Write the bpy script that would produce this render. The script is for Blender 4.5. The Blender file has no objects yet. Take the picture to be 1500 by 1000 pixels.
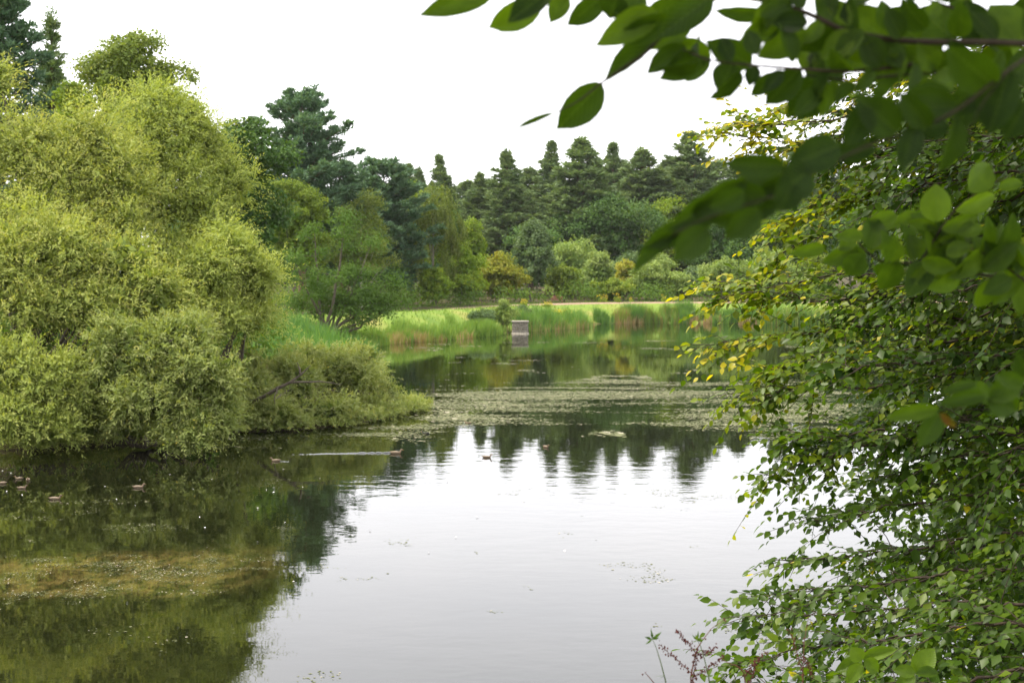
import bpy, math, random
import numpy as np
from mathutils import Matrix, Vector

# ------------------------------------------------------------------ camera, world, sun, exposure
SC = bpy.context.scene
COL = SC.collection
F = 2000.0            # focal length in photo pixels (photo 1500 x 1000)
CAMZ = 5.5
TH = math.atan(90 / F)
cam_d = bpy.data.cameras.new('camera')
cam = bpy.data.objects.new('camera', cam_d)
COL.objects.link(cam)
cam.location = (0, 0, CAMZ)
cam.rotation_euler = (math.pi / 2 - TH, 0, 0)
cam_d.sensor_width = 36
cam_d.lens = 36 * F / 1500
cam_d.clip_start = 0.05
cam_d.clip_end = 6000
cam_d.dof.use_dof = True
cam_d.dof.focus_distance = 9.5
cam_d.dof.aperture_fstop = 6.0
SC.camera = cam

SUN_EL, SUN_AZ = math.radians(60), math.radians(-88)   # azimuth from +Y towards +X: behind the camera, left
world = bpy.data.worlds.new('World')
SC.world = world
world.use_nodes = True
wn = world.node_tree.nodes
wl = world.node_tree.links
wn.clear()
w_out = wn.new('ShaderNodeOutputWorld')
w_bg = wn.new('ShaderNodeBackground')
w_sky = wn.new('ShaderNodeTexSky')
w_sky.sky_type = 'NISHITA'
w_sky.sun_disc = False
w_sky.sun_elevation = SUN_EL
w_sky.sun_rotation = SUN_AZ
w_tc = wn.new('ShaderNodeTexCoord')
w_map = wn.new('ShaderNodeMapping')
w_map.inputs['Scale'].default_value = (1.6, 1.6, 5.0)
w_noise = wn.new('ShaderNodeTexNoise')
w_noise.inputs['Scale'].default_value = 1.7
w_noise.inputs['Detail'].default_value = 5
w_noise.inputs['Roughness'].default_value = 0.55
w_ramp = wn.new('ShaderNodeMapRange')
w_ramp.inputs['From Min'].default_value = 0.3
w_ramp.inputs['From Max'].default_value = 0.7
w_ramp.inputs['To Min'].default_value = 0.80
w_ramp.inputs['To Max'].default_value = 0.97
w_mix = wn.new('ShaderNodeMix')
w_mix.data_type = 'RGBA'
w_mix.inputs['B'].default_value = (9.6, 9.4, 9.55, 1)
wl.new(w_tc.outputs['Generated'], w_map.inputs['Vector'])
wl.new(w_map.outputs['Vector'], w_noise.inputs['Vector'])
wl.new(w_noise.outputs['Fac'], w_ramp.inputs['Value'])
wl.new(w_ramp.outputs['Result'], w_mix.inputs['Factor'])
wl.new(w_sky.outputs['Color'], w_mix.inputs['A'])
wl.new(w_mix.outputs['Result'], w_bg.inputs['Color'])
w_bg.inputs['Strength'].default_value = 0.10
wl.new(w_bg.outputs['Background'], w_out.inputs['Surface'])

sun_d = bpy.data.lights.new('sun', 'SUN')
sun_d.energy = 2.8
sun_d.angle = math.radians(10)
sun_d.color = (1.0, 0.92, 0.77)
sun = bpy.data.objects.new('sun', sun_d)
COL.objects.link(sun)
sd = Vector((math.sin(SUN_AZ) * math.cos(SUN_EL), math.cos(SUN_AZ) * math.cos(SUN_EL), math.sin(SUN_EL)))
sun.rotation_euler = sd.to_track_quat('Z', 'Y').to_euler()

SC.view_settings.view_transform = 'Standard'
SC.view_settings.look = 'None'
SC.view_settings.gamma = 1
SC.view_settings.use_curve_mapping = False
SC.view_settings.exposure = 1.50
SC.cycles.max_bounces = 8
SC.cycles.diffuse_bounces = 3
SC.cycles.glossy_bounces = 3
SC.cycles.transmission_bounces = 4
SC.cycles.sample_clamp_indirect = 8

# ------------------------------------------------------------------ helpers
CT, ST = math.cos(TH), math.sin(TH)
def P(px, py, d):
    """world point seen at photo pixel (px,py) at horizontal depth d"""
    u = (px - 750) / F
    v = -(py - 500) / F
    y = CT + v * ST
    z = -ST + v * CT
    s = d / y
    return np.array((u * s, d, CAMZ + z * s))
def W(px, py):
    """where the photo pixel's sight line meets the water plane"""
    u = (px - 750) / F
    v = -(py - 500) / F
    y = CT + v * ST
    z = -ST + v * CT
    s = -CAMZ / z
    return np.array((u * s, y * s))

def nrm(a):
    return a / np.maximum(np.linalg.norm(a, axis=-1, keepdims=True), 1e-9)

def mesh_np(name, V, Fc, tint=None, mat=None, smooth=False):
    me = bpy.data.meshes.new(name)
    V = np.asarray(V, dtype=np.float32)
    Fc = np.asarray(Fc, dtype=np.int32)
    k = Fc.shape[1]
    me.vertices.add(len(V))
    me.vertices.foreach_set('co', V.ravel())
    me.loops.add(Fc.size)
    me.loops.foreach_set('vertex_index', Fc.ravel())
    me.polygons.add(len(Fc))
    me.polygons.foreach_set('loop_start', np.arange(0, Fc.size, k, dtype=np.int32))
    if smooth:
        me.polygons.foreach_set('use_smooth', np.ones(len(Fc), dtype=bool))
    if tint is not None:
        at = me.attributes.new('tint', 'FLOAT', 'POINT')
        at.data.foreach_set('value', np.asarray(tint, dtype=np.float32))
    if mat is not None:
        me.materials.append(mat)
    me.update(calc_edges=True)
    return me

def link(name, data, parent=None, label=None, cat=None, group=None, kind=None):
    o = bpy.data.objects.new(name, data)
    COL.objects.link(o)
    if parent is not None:
        o.parent = parent
    if label: o['label'] = label
    if cat: o['category'] = cat
    if group: o['group'] = group
    if kind: o['kind'] = kind
    return o

def thing(name, loc, label, cat, group=None):
    o = link(name, None, None, label, cat, group)
    o.location = [float(c) for c in loc]
    o.empty_display_size = 0.2
    return o

class Geo:
    """collects quads (tris repeat nothing: all quads) with a tint per vertex"""
    def __init__(s):
        s.V, s.Fq, s.T, s.n = [], [], [], 0
    def add(s, V, Fq, T=None):
        V = np.asarray(V, dtype=np.float32)
        s.V.append(V)
        s.Fq.append(np.asarray(Fq, dtype=np.int32) + s.n)
        s.T.append(np.zeros(len(V), dtype=np.float32) if T is None else np.asarray(T, dtype=np.float32))
        s.n += len(V)
    def mesh(s, name, mat, smooth=False, off=(0, 0, 0)):
        V = np.concatenate(s.V) - np.asarray(off, dtype=np.float32)
        return mesh_np(name, V, np.concatenate(s.Fq), np.concatenate(s.T), mat, smooth)

def tube(g, pts, rad, n=6, cap=True, tint=0.0):
    pts = np.asarray(pts, dtype=float)
    rad = np.asarray(rad, dtype=float)
    m = len(pts)
    tan = nrm(np.gradient(pts, axis=0))
    ref = np.array((0, 0, 1.0)) if abs(tan[0][2]) < 0.8 else np.array((1.0, 0, 0))
    a = np.zeros((m, 3))
    cur = nrm(np.cross(ref, tan[0]))
    for i in range(m):
        cur = nrm(cur - tan[i] * np.dot(cur, tan[i]))
        a[i] = cur
    b = np.cross(tan, a)
    ang = np.linspace(0, 2 * np.pi, n, endpoint=False)
    V = (pts[:, None, :] + rad[:, None, None] * (np.cos(ang)[None, :, None] * a[:, None, :] + np.sin(ang)[None, :, None] * b[:, None, :])).reshape(-1, 3)
    i = np.arange(m - 1)[:, None] * n
    j = np.arange(n)[None, :]
    j2 = (j + 1) % n
    Fq = np.stack([i + j, i + j2, i + n + j2, i + n + j], axis=-1).reshape(-1, 4)
    g.add(V, Fq, np.full(len(V), tint))

def bez(p0, p1, sag, n, rng, wob=0.0):
    t = np.linspace(0, 1, n)[:, None]
    p = p0[None] * (1 - t) + p1[None] * t + np.asarray(sag)[None] * (4 * t * (1 - t))
    if wob:
        w = rng.normal(0, wob, (n, 3))
        w[0] = 0
        p = p + w
    return p

def leaves(g, B, D, N, L, Wd, T):
    """diamond leaf faces: base B, direction D, normal N, length L, width Wd"""
    S = nrm(np.cross(D, N))
    L = np.asarray(L)[:, None]
    Wd = np.asarray(Wd)[:, None]
    m = B + D * L * 0.45
    V = np.stack([B, m + S * Wd * 0.5, B + D * L, m - S * Wd * 0.5], axis=1).reshape(-1, 3)
    k = len(B)
    Fq = np.arange(k * 4).reshape(k, 4)
    g.add(V, Fq, np.repeat(T, 4))

# numpy value noise (2-D)
_rn = np.random.default_rng(5)
_NT = _rn.random((256, 256))
def vnoise(x, y):
    xi = np.floor(x).astype(int); yi = np.floor(y).astype(int)
    fx = x - xi; fy = y - yi
    fx = fx * fx * (3 - 2 * fx); fy = fy * fy * (3 - 2 * fy)
    a = _NT[xi % 256, yi % 256]; b = _NT[(xi + 1) % 256, yi % 256]
    c = _NT[xi % 256, (yi + 1) % 256]; d = _NT[(xi + 1) % 256, (yi + 1) % 256]
    return (a * (1 - fx) + b * fx) * (1 - fy) + (c * (1 - fx) + d * fx) * fy
def fbm(x, y, o=4):
    s, a, t = 0, 0.5, 0
    for i in range(o):
        s = s + a * vnoise(x * 2 ** i + 17.3 * i, y * 2 ** i + 9.1 * i); t += a; a *= 0.5
    return s / t

# ------------------------------------------------------------------ materials
def new_mat(name):
    m = bpy.data.materials.new(name)
    m.use_nodes = True
    nt = m.node_tree
    nt.nodes.clear()
    out = nt.nodes.new('ShaderNodeOutputMaterial')
    return m, nt, out

def foliage(name, stops, trans=0.35, rough=0.65, spec=0.15, objvar=0.10, tcol=(1.25, 1.2, 0.5)):
    m, nt, out = new_mat(name)
    N, L = nt.nodes, nt.links
    at = N.new('ShaderNodeAttribute'); at.attribute_name = 'tint'
    rp = N.new('ShaderNodeValToRGB')
    el = rp.color_ramp.elements
    while len(el) < len(stops): el.new(0.5)
    for e, (p, c) in zip(el, stops):
        e.position = p; e.color = (*c, 1)
    oi = N.new('ShaderNodeObjectInfo')
    hv = N.new('ShaderNodeHueSaturation')
    mr = N.new('ShaderNodeMapRange')
    mr.inputs['To Min'].default_value = 1 - objvar
    mr.inputs['To Max'].default_value = 1 + objvar
    L.new(oi.outputs['Random'], mr.inputs['Value'])
    L.new(mr.outputs['Result'], hv.inputs['Value'])
    L.new(at.outputs['Fac'], rp.inputs['Fac'])
    L.new(rp.outputs['Color'], hv.inputs['Color'])
    pb = N.new('ShaderNodeBsdfPrincipled')
    pb.inputs['Roughness'].default_value = rough
    pb.inputs['Specular IOR Level'].default_value = spec
    L.new(hv.outputs['Color'], pb.inputs['Base Color'])
    if trans > 0:
        tr = N.new('ShaderNodeBsdfTranslucent')
        mc = N.new('ShaderNodeMix'); mc.data_type = 'RGBA'; mc.blend_type = 'MULTIPLY'
        mc.inputs['Factor'].default_value = 1
        mc.inputs['B'].default_value = (*tcol, 1)
        L.new(hv.outputs['Color'], mc.inputs['A'])
        L.new(mc.outputs['Result'], tr.inputs['Color'])
        mx = N.new('ShaderNodeMixShader'); mx.inputs['Fac'].default_value = trans
        L.new(pb.outputs['BSDF'], mx.inputs[1]); L.new(tr.outputs['BSDF'], mx.inputs[2])
        L.new(mx.outputs['Shader'], out.inputs['Surface'])
    else:
        L.new(pb.outputs['BSDF'], out.inputs['Surface'])
    return m

def surf(name, c1, c2, scale=6.0, rough=0.85, bump=0.3, bdist=0.02, spec=0.3, stretch=(1, 1, 1), detail=6):
    m, nt, out = new_mat(name)
    N, L = nt.nodes, nt.links
    tc = N.new('ShaderNodeTexCoord')
    mp = N.new('ShaderNodeMapping'); mp.inputs['Scale'].default_value = stretch
    nz = N.new('ShaderNodeTexNoise'); nz.inputs['Scale'].default_value = scale; nz.inputs['Detail'].default_value = detail
    rp = N.new('ShaderNodeValToRGB')
    rp.color_ramp.elements[0].position = 0.3; rp.color_ramp.elements[0].color = (*c1, 1)
    rp.color_ramp.elements[1].position = 0.7; rp.color_ramp.elements[1].color = (*c2, 1)
    bp = N.new('ShaderNodeBump'); bp.inputs['Strength'].default_value = bump; bp.inputs['Distance'].default_value = bdist
    pb = N.new('ShaderNodeBsdfPrincipled'); pb.inputs['Roughness'].default_value = rough; pb.inputs['Specular IOR Level'].default_value = spec
    L.new(tc.outputs['Object'], mp.inputs['Vector']); L.new(mp.outputs['Vector'], nz.inputs['Vector'])
    L.new(nz.outputs['Fac'], rp.inputs['Fac']); L.new(nz.outputs['Fac'], bp.inputs['Height'])
    L.new(rp.outputs['Color'], pb.inputs['Base Color']); L.new(bp.outputs['Normal'], pb.inputs['Normal'])
    L.new(pb.outputs['BSDF'], out.inputs['Surface'])
    return m

M = {}
M['willow'] = foliage('willow_leaf', [(0, (0.145, 0.202, 0.046)), (0.5, (0.272, 0.328, 0.078)), (0.85, (0.385, 0.405, 0.118)), (1, (0.42, 0.36, 0.11))], 0.42)
M['willow_grey'] = foliage('grey_willow_leaf', [(0, (0.105, 0.158, 0.036)), (0.5, (0.195, 0.245, 0.066)), (0.9, (0.29, 0.32, 0.115)), (1, (0.44, 0.36, 0.05))], 0.42)
M['broad'] = foliage('broad_leaf_green', [(0, (0.044, 0.096, 0.012)), (0.6, (0.088, 0.155, 0.022)), (1, (0.15, 0.205, 0.030))], 0.36)
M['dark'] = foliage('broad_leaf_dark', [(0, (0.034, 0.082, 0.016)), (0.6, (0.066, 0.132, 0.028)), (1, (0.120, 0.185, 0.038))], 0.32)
M['olive'] = foliage('broad_leaf_olive', [(0, (0.076, 0.130, 0.014)), (0.6, (0.150, 0.210, 0.026)), (1, (0.23, 0.26, 0.04))], 0.40)
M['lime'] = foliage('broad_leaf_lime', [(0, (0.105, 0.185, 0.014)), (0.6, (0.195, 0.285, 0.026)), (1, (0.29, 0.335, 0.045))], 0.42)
M['gold'] = foliage('broad_leaf_gold', [(0, (0.140, 0.190, 0.018)), (0.6, (0.255, 0.275, 0.034)), (1, (0.35, 0.30, 0.045))], 0.42)
M['pale'] = foliage('broad_leaf_pale', [(0, (0.110, 0.180, 0.040)), (0.6, (0.195, 0.270, 0.070)), (1, (0.28, 0.335, 0.11))], 0.40)
M['grey'] = foliage('broad_leaf_grey', [(0, (0.070, 0.122, 0.044)), (0.6, (0.118, 0.182, 0.072)), (1, (0.18, 0.24, 0.11))], 0.36)
M['birch'] = foliage('birch_leaf', [(0, (0.085, 0.130, 0.024)), (0.6, (0.155, 0.205, 0.044)), (1, (0.24, 0.265, 0.075))], 0.42)
M['pine'] = foliage('pine_needle', [(0, (0.072, 0.122, 0.046)), (0.6, (0.134, 0.196, 0.074)), (1, (0.200, 0.255, 0.105))], 0.2)
M['bluepine'] = foliage('blue_pine_needle', [(0, (0.046, 0.094, 0.050)), (0.6, (0.095, 0.170, 0.092)), (1, (0.160, 0.245, 0.140))], 0.2)
M['beech'] = foliage('beech_leaf', [(0, (0.018, 0.044, 0.005)), (0.40, (0.062, 0.112, 0.008)), (0.72, (0.165, 0.210, 0.012)), (0.86, (0.29, 0.28, 0.016)), (0.96, (0.46, 0.37, 0.014)), (1, (0.38, 0.26, 0.02))], 0.5, rough=0.42, spec=0.24, objvar=0.0, tcol=(1.5, 1.5, 0.35))
M['reed'] = foliage('reed_blade', [(0, (0.075, 0.175, 0.046)), (0.35, (0.125, 0.240, 0.046)), (0.6, (0.190, 0.285, 0.046)), (0.78, (0.27, 0.27, 0.08)), (0.85, (0.27, 0.16, 0.075)), (1, (0.42, 0.33, 0.19))], 0.3, objvar=0)
M['grass'] = foliage('grass_blade', [(0, (0.105, 0.190, 0.030)), (0.5, (0.175, 0.250, 0.040)), (0.8, (0.26, 0.27, 0.07)), (1, (0.33, 0.25, 0.10))], 0.3, objvar=0)
M['flower'] = foliage('yellow_flower', [(0, (0.42, 0.34, 0.02)), (1, (0.62, 0.50, 0.05))], 0.3, objvar=0)
M['weed'] = foliage('floating_weed', [(0, (0.040, 0.050, 0.014)), (0.5, (0.078, 0.088, 0.030)), (0.85, (0.13, 0.135, 0.060)), (1, (0.34, 0.31, 0.23))], 0.0, rough=0.7, spec=0.15, objvar=0)
M['bark'] = surf('bark', (0.045, 0.036, 0.024), (0.14, 0.115, 0.085), 8, stretch=(3, 3, 0.6), bdist=0.03)
M['bark_pale'] = surf('pale_bark', (0.16, 0.14, 0.11), (0.42, 0.39, 0.33), 5, stretch=(1, 1, 2.5))
M['bark_pine'] = surf('pine_bark', (0.06, 0.036, 0.022), (0.17, 0.10, 0.06), 6, stretch=(2, 2, 0.8), bdist=0.03)
M['twig'] = surf('twig', (0.016, 0.010, 0.007), (0.045, 0.030, 0.021), 60, bdist=0.002)
M['path'] = surf('path_gravel', (0.17, 0.115, 0.075), (0.26, 0.18, 0.12), 3.0, rough=0.95)
M['stone'] = surf('stone', (0.10, 0.090, 0.068), (0.28, 0.25, 0.195), 7.0, rough=0.9, bump=0.6)
M['stone_pale'] = surf('pale_stone', (0.13, 0.12, 0.09), (0.33, 0.30, 0.25), 6.0, rough=0.9, bump=0.5)
M['bench'] = surf('bench_wood', (0.13, 0.055, 0.038), (0.21, 0.09, 0.06), 10, stretch=(1, 8, 8), bdist=0.004)
M['dock'] = surf('dock_stem', (0.08, 0.028, 0.022), (0.14, 0.050, 0.035), 40, bdist=0.001)
M['dock_seed'] = surf('dock_seed', (0.06, 0.014, 0.016), (0.13, 0.036, 0.030), 60, bdist=0.001)
M['stalk'] = surf('green_stalk', (0.05, 0.075, 0.02), (0.10, 0.13, 0.035), 40, bdist=0.001)
M['duck'] = surf('duck_feather', (0.075, 0.052, 0.032), (0.21, 0.150, 0.098), 40, rough=0.7, bdist=0.004)
M['duck_pale'] = surf('duck_pale_feather', (0.14, 0.105, 0.070), (0.28, 0.22, 0.155), 40, rough=0.7, bdist=0.004)
M['bill'] = surf('duck_bill', (0.20, 0.12, 0.03), (0.34, 0.20, 0.05), 30, rough=0.5)
M['coot'] = surf('black_feather', (0.012, 0.012, 0.014), (0.03, 0.03, 0.034), 30, rough=0.6)
M['red'] = surf('red_bill', (0.45, 0.05, 0.03), (0.55, 0.08, 0.04), 30, rough=0.5)
M['white'] = surf('white_feather', (0.6, 0.58, 0.54), (0.8, 0.78, 0.74), 30, rough=0.7)

# grass ground
def ground_mat():
    m, nt, out = new_mat('ground')
    N, L = nt.nodes, nt.links
    tc = N.new('ShaderNodeTexCoord')
    n1 = N.new('ShaderNodeTexNoise'); n1.inputs['Scale'].default_value = 0.22; n1.inputs['Detail'].default_value = 8
    n2 = N.new('ShaderNodeTexNoise'); n2.inputs['Scale'].default_value = 4.0; n2.inputs['Detail'].default_value = 6
    at = N.new('ShaderNodeAttribute'); at.attribute_name = 'tint'
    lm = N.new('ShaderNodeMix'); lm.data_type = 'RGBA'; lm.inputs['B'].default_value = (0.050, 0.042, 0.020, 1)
    r1 = N.new('ShaderNodeValToRGB')
    for i, (p, c) in enumerate([(0.34, (0.100, 0.165, 0.030)), (0.5, (0.145, 0.210, 0.036)), (0.70, (0.235, 0.215, 0.07))]):
        if i >= 2: r1.color_ramp.elements.new(p)
        r1.color_ramp.elements[i].position = p; r1.color_ramp.elements[i].color = (*c, 1)
    mx = N.new('ShaderNodeMix'); mx.data_type = 'RGBA'; mx.blend_type = 'MULTIPLY'; mx.inputs['Factor'].default_value = 0.6
    r2 = N.new('ShaderNodeValToRGB')
    r2.color_ramp.elements[0].color = (0.5, 0.5, 0.45, 1); r2.color_ramp.elements[1].color = (1.3, 1.3, 1.2, 1)
    bp = N.new('ShaderNodeBump'); bp.inputs['Distance'].default_value = 0.15; bp.inputs['Strength'].default_value = 0.6
    pb = N.new('ShaderNodeBsdfPrincipled'); pb.inputs['Roughness'].default_value = 0.95; pb.inputs['Specular IOR Level'].default_value = 0.1
    L.new(tc.outputs['Object'], n1.inputs['Vector']); L.new(tc.outputs['Object'], n2.inputs['Vector'])
    L.new(n1.outputs['Fac'], r1.inputs['Fac']); L.new(n2.outputs['Fac'], r2.inputs['Fac'])
    L.new(at.outputs['Fac'], lm.inputs['Factor']); L.new(r1.outputs['Color'], lm.inputs['A']); L.new(lm.outputs['Result'], mx.inputs['A']); L.new(r2.outputs['Color'], mx.inputs['B'])
    L.new(n2.outputs['Fac'], bp.inputs['Height']); L.new(bp.outputs['Normal'], pb.inputs['Normal'])
    L.new(mx.outputs['Result'], pb.inputs['Base Color']); L.new(pb.outputs['BSDF'], out.inputs['Surface'])
    return m
M['ground'] = ground_mat()

def water_mat():
    m, nt, out = new_mat('water')
    N, L = nt.nodes, nt.links
    tc = N.new('ShaderNodeTexCoord')
    def noise(scale, detail, stretch=(1, 1, 1), rough=0.5):
        mp = N.new('ShaderNodeMapping'); mp.inputs['Scale'].default_value = stretch
        n = N.new('ShaderNodeTexNoise'); n.inputs['Scale'].default_value = scale; n.inputs['Detail'].default_value = detail
        n.inputs['Roughness'].default_value = rough
        L.new(tc.outputs['Object'], mp.inputs['Vector']); L.new(mp.outputs['Vector'], n.inputs['Vector'])
        return n.outputs['Fac']
    def math_(op, a, b=None, c=None):
        n = N.new('ShaderNodeMath'); n.operation = op
        for i, v in enumerate((a, b, c)):
            if v is None: continue
            if isinstance(v, (int, float)): n.inputs[i].default_value = v
            else: L.new(v, n.inputs[i])
        return n.outputs[0]
    def step(v, a, b):
        n = N.new('ShaderNodeMapRange'); n.interpolation_type = 'SMOOTHSTEP'
        n.inputs['From Min'].default_value = a; n.inputs['From Max'].default_value = b
        L.new(v, n.inputs['Value']); return n.outputs['Result']
    # ripples: two wave trains, stronger in wind patches
    rip = noise(1.5, 2, (0.6, 1.0, 1))
    rip2 = noise(5.0, 2, (0.7, 1.0, 1))
    patch = step(noise(0.045, 3), 0.42, 0.62)
    amp = math_('MULTIPLY_ADD', patch, 0.8, 0.2)
    h = math_('ADD', math_('MULTIPLY', rip, 1.0), math_('MULTIPLY', rip2, 0.28))
    h = math_('MULTIPLY', h, amp)
    bp = N.new('ShaderNodeBump'); bp.inputs['Strength'].default_value = 1.0; bp.inputs['Distance'].default_value = 0.006
    L.new(h, bp.inputs['Height'])
    # brown weed under the surface, near left
    sx = N.new('ShaderNodeSeparateXYZ'); L.new(tc.outputs['Object'], sx.inputs['Vector'])
    nz = noise(0.5, 5)
    xx = math_('MULTIPLY_ADD', nz, 3.0, sx.outputs['X'])
    yy = math_('MULTIPLY_ADD', noise(0.45, 4, (1, 1, 1)), 2.6, sx.outputs['Y'])
    slant = math_('MULTIPLY_ADD', sx.outputs['X'], -0.10, yy)
    k = math_('MULTIPLY', step(slant, 25.2, 26.0), math_('SUBTRACT', 1.0, step(slant, 28.6, 30.0)))
    k = math_('MULTIPLY', k, math_('SUBTRACT', 1.0, step(xx, -5.0, -2.4)))
    k = math_('MULTIPLY', k, step(noise(2.2, 10, (1, 0.5, 1), 0.85), 0.42, 0.60))
    cm = N.new('ShaderNodeMix'); cm.data_type = 'RGBA'
    cm.inputs['A'].default_value = (0.0055, 0.0065, 0.0025, 1); cm.inputs['B'].default_value = (0.082, 0.062, 0.019, 1)
    L.new(k, cm.inputs['Factor'])
    pb = N.new('ShaderNodeBsdfPrincipled')
    pb.inputs['Roughness'].default_value = 0.015; pb.inputs['IOR'].default_value = 1.43
    pb.inputs['Specular IOR Level'].default_value = 0.5
    L.new(cm.outputs['Result'], pb.inputs['Base Color'])
    L.new(bp.outputs['Normal'], pb.inputs['Normal'])
    L.new(pb.outputs['BSDF'], out.inputs['Surface'])
    return m
M['water'] = water_mat()

# ------------------------------------------------------------------ terrain, lake, path
shore = [tuple(W(*p)) for p in [(-420, 652), (-100, 660), (60, 658), (160, 652), (250, 645), (340, 634), (450, 630), (540, 619), (595, 606), (612, 602)]]
shore += [(-4.6, 60), (-7.5, 66), (-9.6, 78), (-10.6, 95), (-11.4, 112)]
shore += [tuple(W(*p)) for p in [(562, 503), (610, 500), (660, 497), (705, 492), (725, 489), (790, 484), (850, 480), (875, 474.5), (950, 473), (1020, 473), (1090, 474), (1200, 475), (1330, 477)]]
shore += [(66, 158), (84, 140), (88, 105), (66, 60), (44, 32), (24, 17), (11, 12.8), (0, 12.4), (-14, 12.6), (-40, 14), (-62, 24), (-62, 40)]
SH = np.array(shore)

def poly_sd(x, y, poly):
    """signed distance to polygon, negative inside"""
    n = len(poly)
    d2 = np.full(x.shape, 1e18)
    ins = np.zeros(x.shape, dtype=bool)
    for i in range(n):
        a = poly[i]; b = poly[(i + 1) % n]
        ex, ey = b[0] - a[0], b[1] - a[1]
        wx, wy = x - a[0], y - a[1]
        t = np.clip((wx * ex + wy * ey) / (ex * ex + ey * ey), 0, 1)
        d2 = np.minimum(d2, (wx - t * ex) ** 2 + (wy - t * ey) ** 2)
        c = ((a[1] <= y) & (b[1] > y)) | ((b[1] <= y) & (a[1] > y))
        with np.errstate(divide='ignore', invalid='ignore'):
            xc = a[0] + (y - a[1]) * ex / (ey if ey != 0 else 1e-9)
        ins ^= c & (x < xc)
    return np.where(ins, -np.sqrt(d2), np.sqrt(d2))

def sstep(x, a, b):
    t = np.clip((x - a) / (b - a), 0, 1)
    return t * t * (3 - 2 * t)

path_px = [(-60, 478, 1.7), (200, 475, 1.7), (330, 473, 1.7), (440, 469, 1.7), (560, 462, 1.8), (650, 455, 1.95), (700, 451.5, 2.05), (760, 448.3, 2.15), (850, 445.2, 2.3), (950, 444.2, 2.35), (1100, 443.6, 2.35), (1300, 443.6, 2.35), (1500, 443.8, 2.35)]
pp = []
for px, py, pz in path_px:
    d = (CAMZ - pz) * F / (py - 410)
    pp.append(((px - 750) / F * d, d, pz))
pp = np.array(pp)
tt = np.linspace(0, len(pp) - 1, 220)
PX = np.interp(tt, np.arange(len(pp)), pp[:, 0]); PY = np.interp(tt, np.arange(len(pp)), pp[:, 1]); PZ = np.interp(tt, np.arange(len(pp)), pp[:, 2])
for _ in range(30):
    PX[1:-1] = (PX[:-2] + PX[2:]) / 2; PY[1:-1] = (PY[:-2] + PY[2:]) / 2
dx, dy = np.gradient(PX), np.gradient(PY)
l = np.hypot(dx, dy); nxp, nyp = -dy / l, dx / l

def terrain(x, y):
    x = np.asarray(x, dtype=float); y = np.asarray(y, dtype=float)
    sd_ = poly_sd(x, y, SH)
    far = 2.3 * sstep(sd_, -0.4, 7.0) + 0.012 * np.maximum(sd_ - 30, 0) * (np.maximum(sd_ - 30, 0) < 400) + 4.8 * (np.maximum(sd_ - 30, 0) >= 400)
    near = np.where(sd_ < 9, 0.30 * sd_, 2.7 + 0.33 * (sd_ - 9))
    near = np.minimum(near, 4.3)
    wn_ = 1 - sstep(y, 16, 34)
    z = far * (1 - wn_) + near * wn_
    z = np.where(sd_ < 0, np.maximum(sd_ * 0.30, -1.6), z)
    pd_ = np.full(x.shape, 1e18)
    pz_ = np.full(x.shape, 2.3)
    for i in range(0, 220, 3):
        q2 = (x - PX[i]) ** 2 + (y - PY[i]) ** 2
        pz_ = np.where(q2 < pd_, PZ[i], pz_); pd_ = np.minimum(pd_, q2)
    pk = (1 - sstep(np.sqrt(pd_), 1.9, 4.0)) * sstep(sd_, 0.2, 2.0)
    z = z * (1 - pk) + pz_ * pk
    bumps = (1 - pk) * (fbm(x * 0.35, y * 0.35, 3) - 0.5) * 0.30 * sstep(sd_, 0.5, 4)
    return z + bumps

def axis(lo, hi, step, reach):
    core = np.arange(lo, hi + 0.01, step)
    ext, s, v = [], step, 0
    while v < reach:
        s *= 1.35; v += s; ext.append(v)
    ext = np.array(ext)
    return np.concatenate([(lo - ext)[::-1], core, hi + ext])
gx = axis(-75, 105, 1.25, 2600)
gy = axis(-8, 262, 1.4, 2600)
GX, GY = np.meshgrid(gx, gy, indexing='ij')
GZ = terrain(GX.ravel(), GY.ravel())
nx, ny = len(gx), len(gy)
ii, jj = np.meshgrid(np.arange(nx - 1), np.arange(ny - 1), indexing='ij')
q = (ii * ny + jj).ravel()
Fg = np.stack([q, q + ny, q + ny + 1, q + 1], axis=1)
GSD = poly_sd(GX.ravel(), GY.ravel(), SH)
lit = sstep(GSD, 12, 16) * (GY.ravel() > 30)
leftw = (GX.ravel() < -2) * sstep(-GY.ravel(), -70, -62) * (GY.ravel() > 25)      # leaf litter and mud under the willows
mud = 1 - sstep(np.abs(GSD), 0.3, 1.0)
link('ground', mesh_np('ground', np.stack([GX.ravel(), GY.ravel(), GZ], axis=1), Fg, np.clip(np.maximum(np.maximum(lit, leftw), mud), 0, 1), M['ground'], True), kind='structure')

def grid_sheet(name, x0, x1, y0, y1, z, mat):
    V = [(x0, y0, z), (x1, y0, z), (x1, y1, z), (x0, y1, z)]
    return mesh_np(name, V, [(0, 1, 2, 3)], None, mat)
link('lake_water', grid_sheet('lake_water', -72, 100, 8, 190, 0.0, M['water']), kind='structure')

pv, pf = [], []
NW = 6
offs = np.linspace(-1.8, 1.8, NW)
for k in range(NW):
    jit = (np.random.default_rng(k).random(220) - 0.5) * 0.3 * (1 if k in (0, NW - 1) else 0)
    X = PX + nxp * (offs[k] + jit); Y = PY + nyp * (offs[k] + jit)
    Z = PZ + 0.12 + 0.05 * offs[k] - 0.25 * (k in (0, NW - 1))
    pv.append(np.stack([X, Y, Z], axis=1))
pv = np.concatenate(pv)
for k in range(NW - 1):
    for i in range(219):
        pf.append((k * 220 + i, k * 220 + i + 1, (k + 1) * 220 + i + 1, (k + 1) * 220 + i))
link('path', mesh_np('path', pv, pf, None, M['path'], True), kind='structure')

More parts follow.
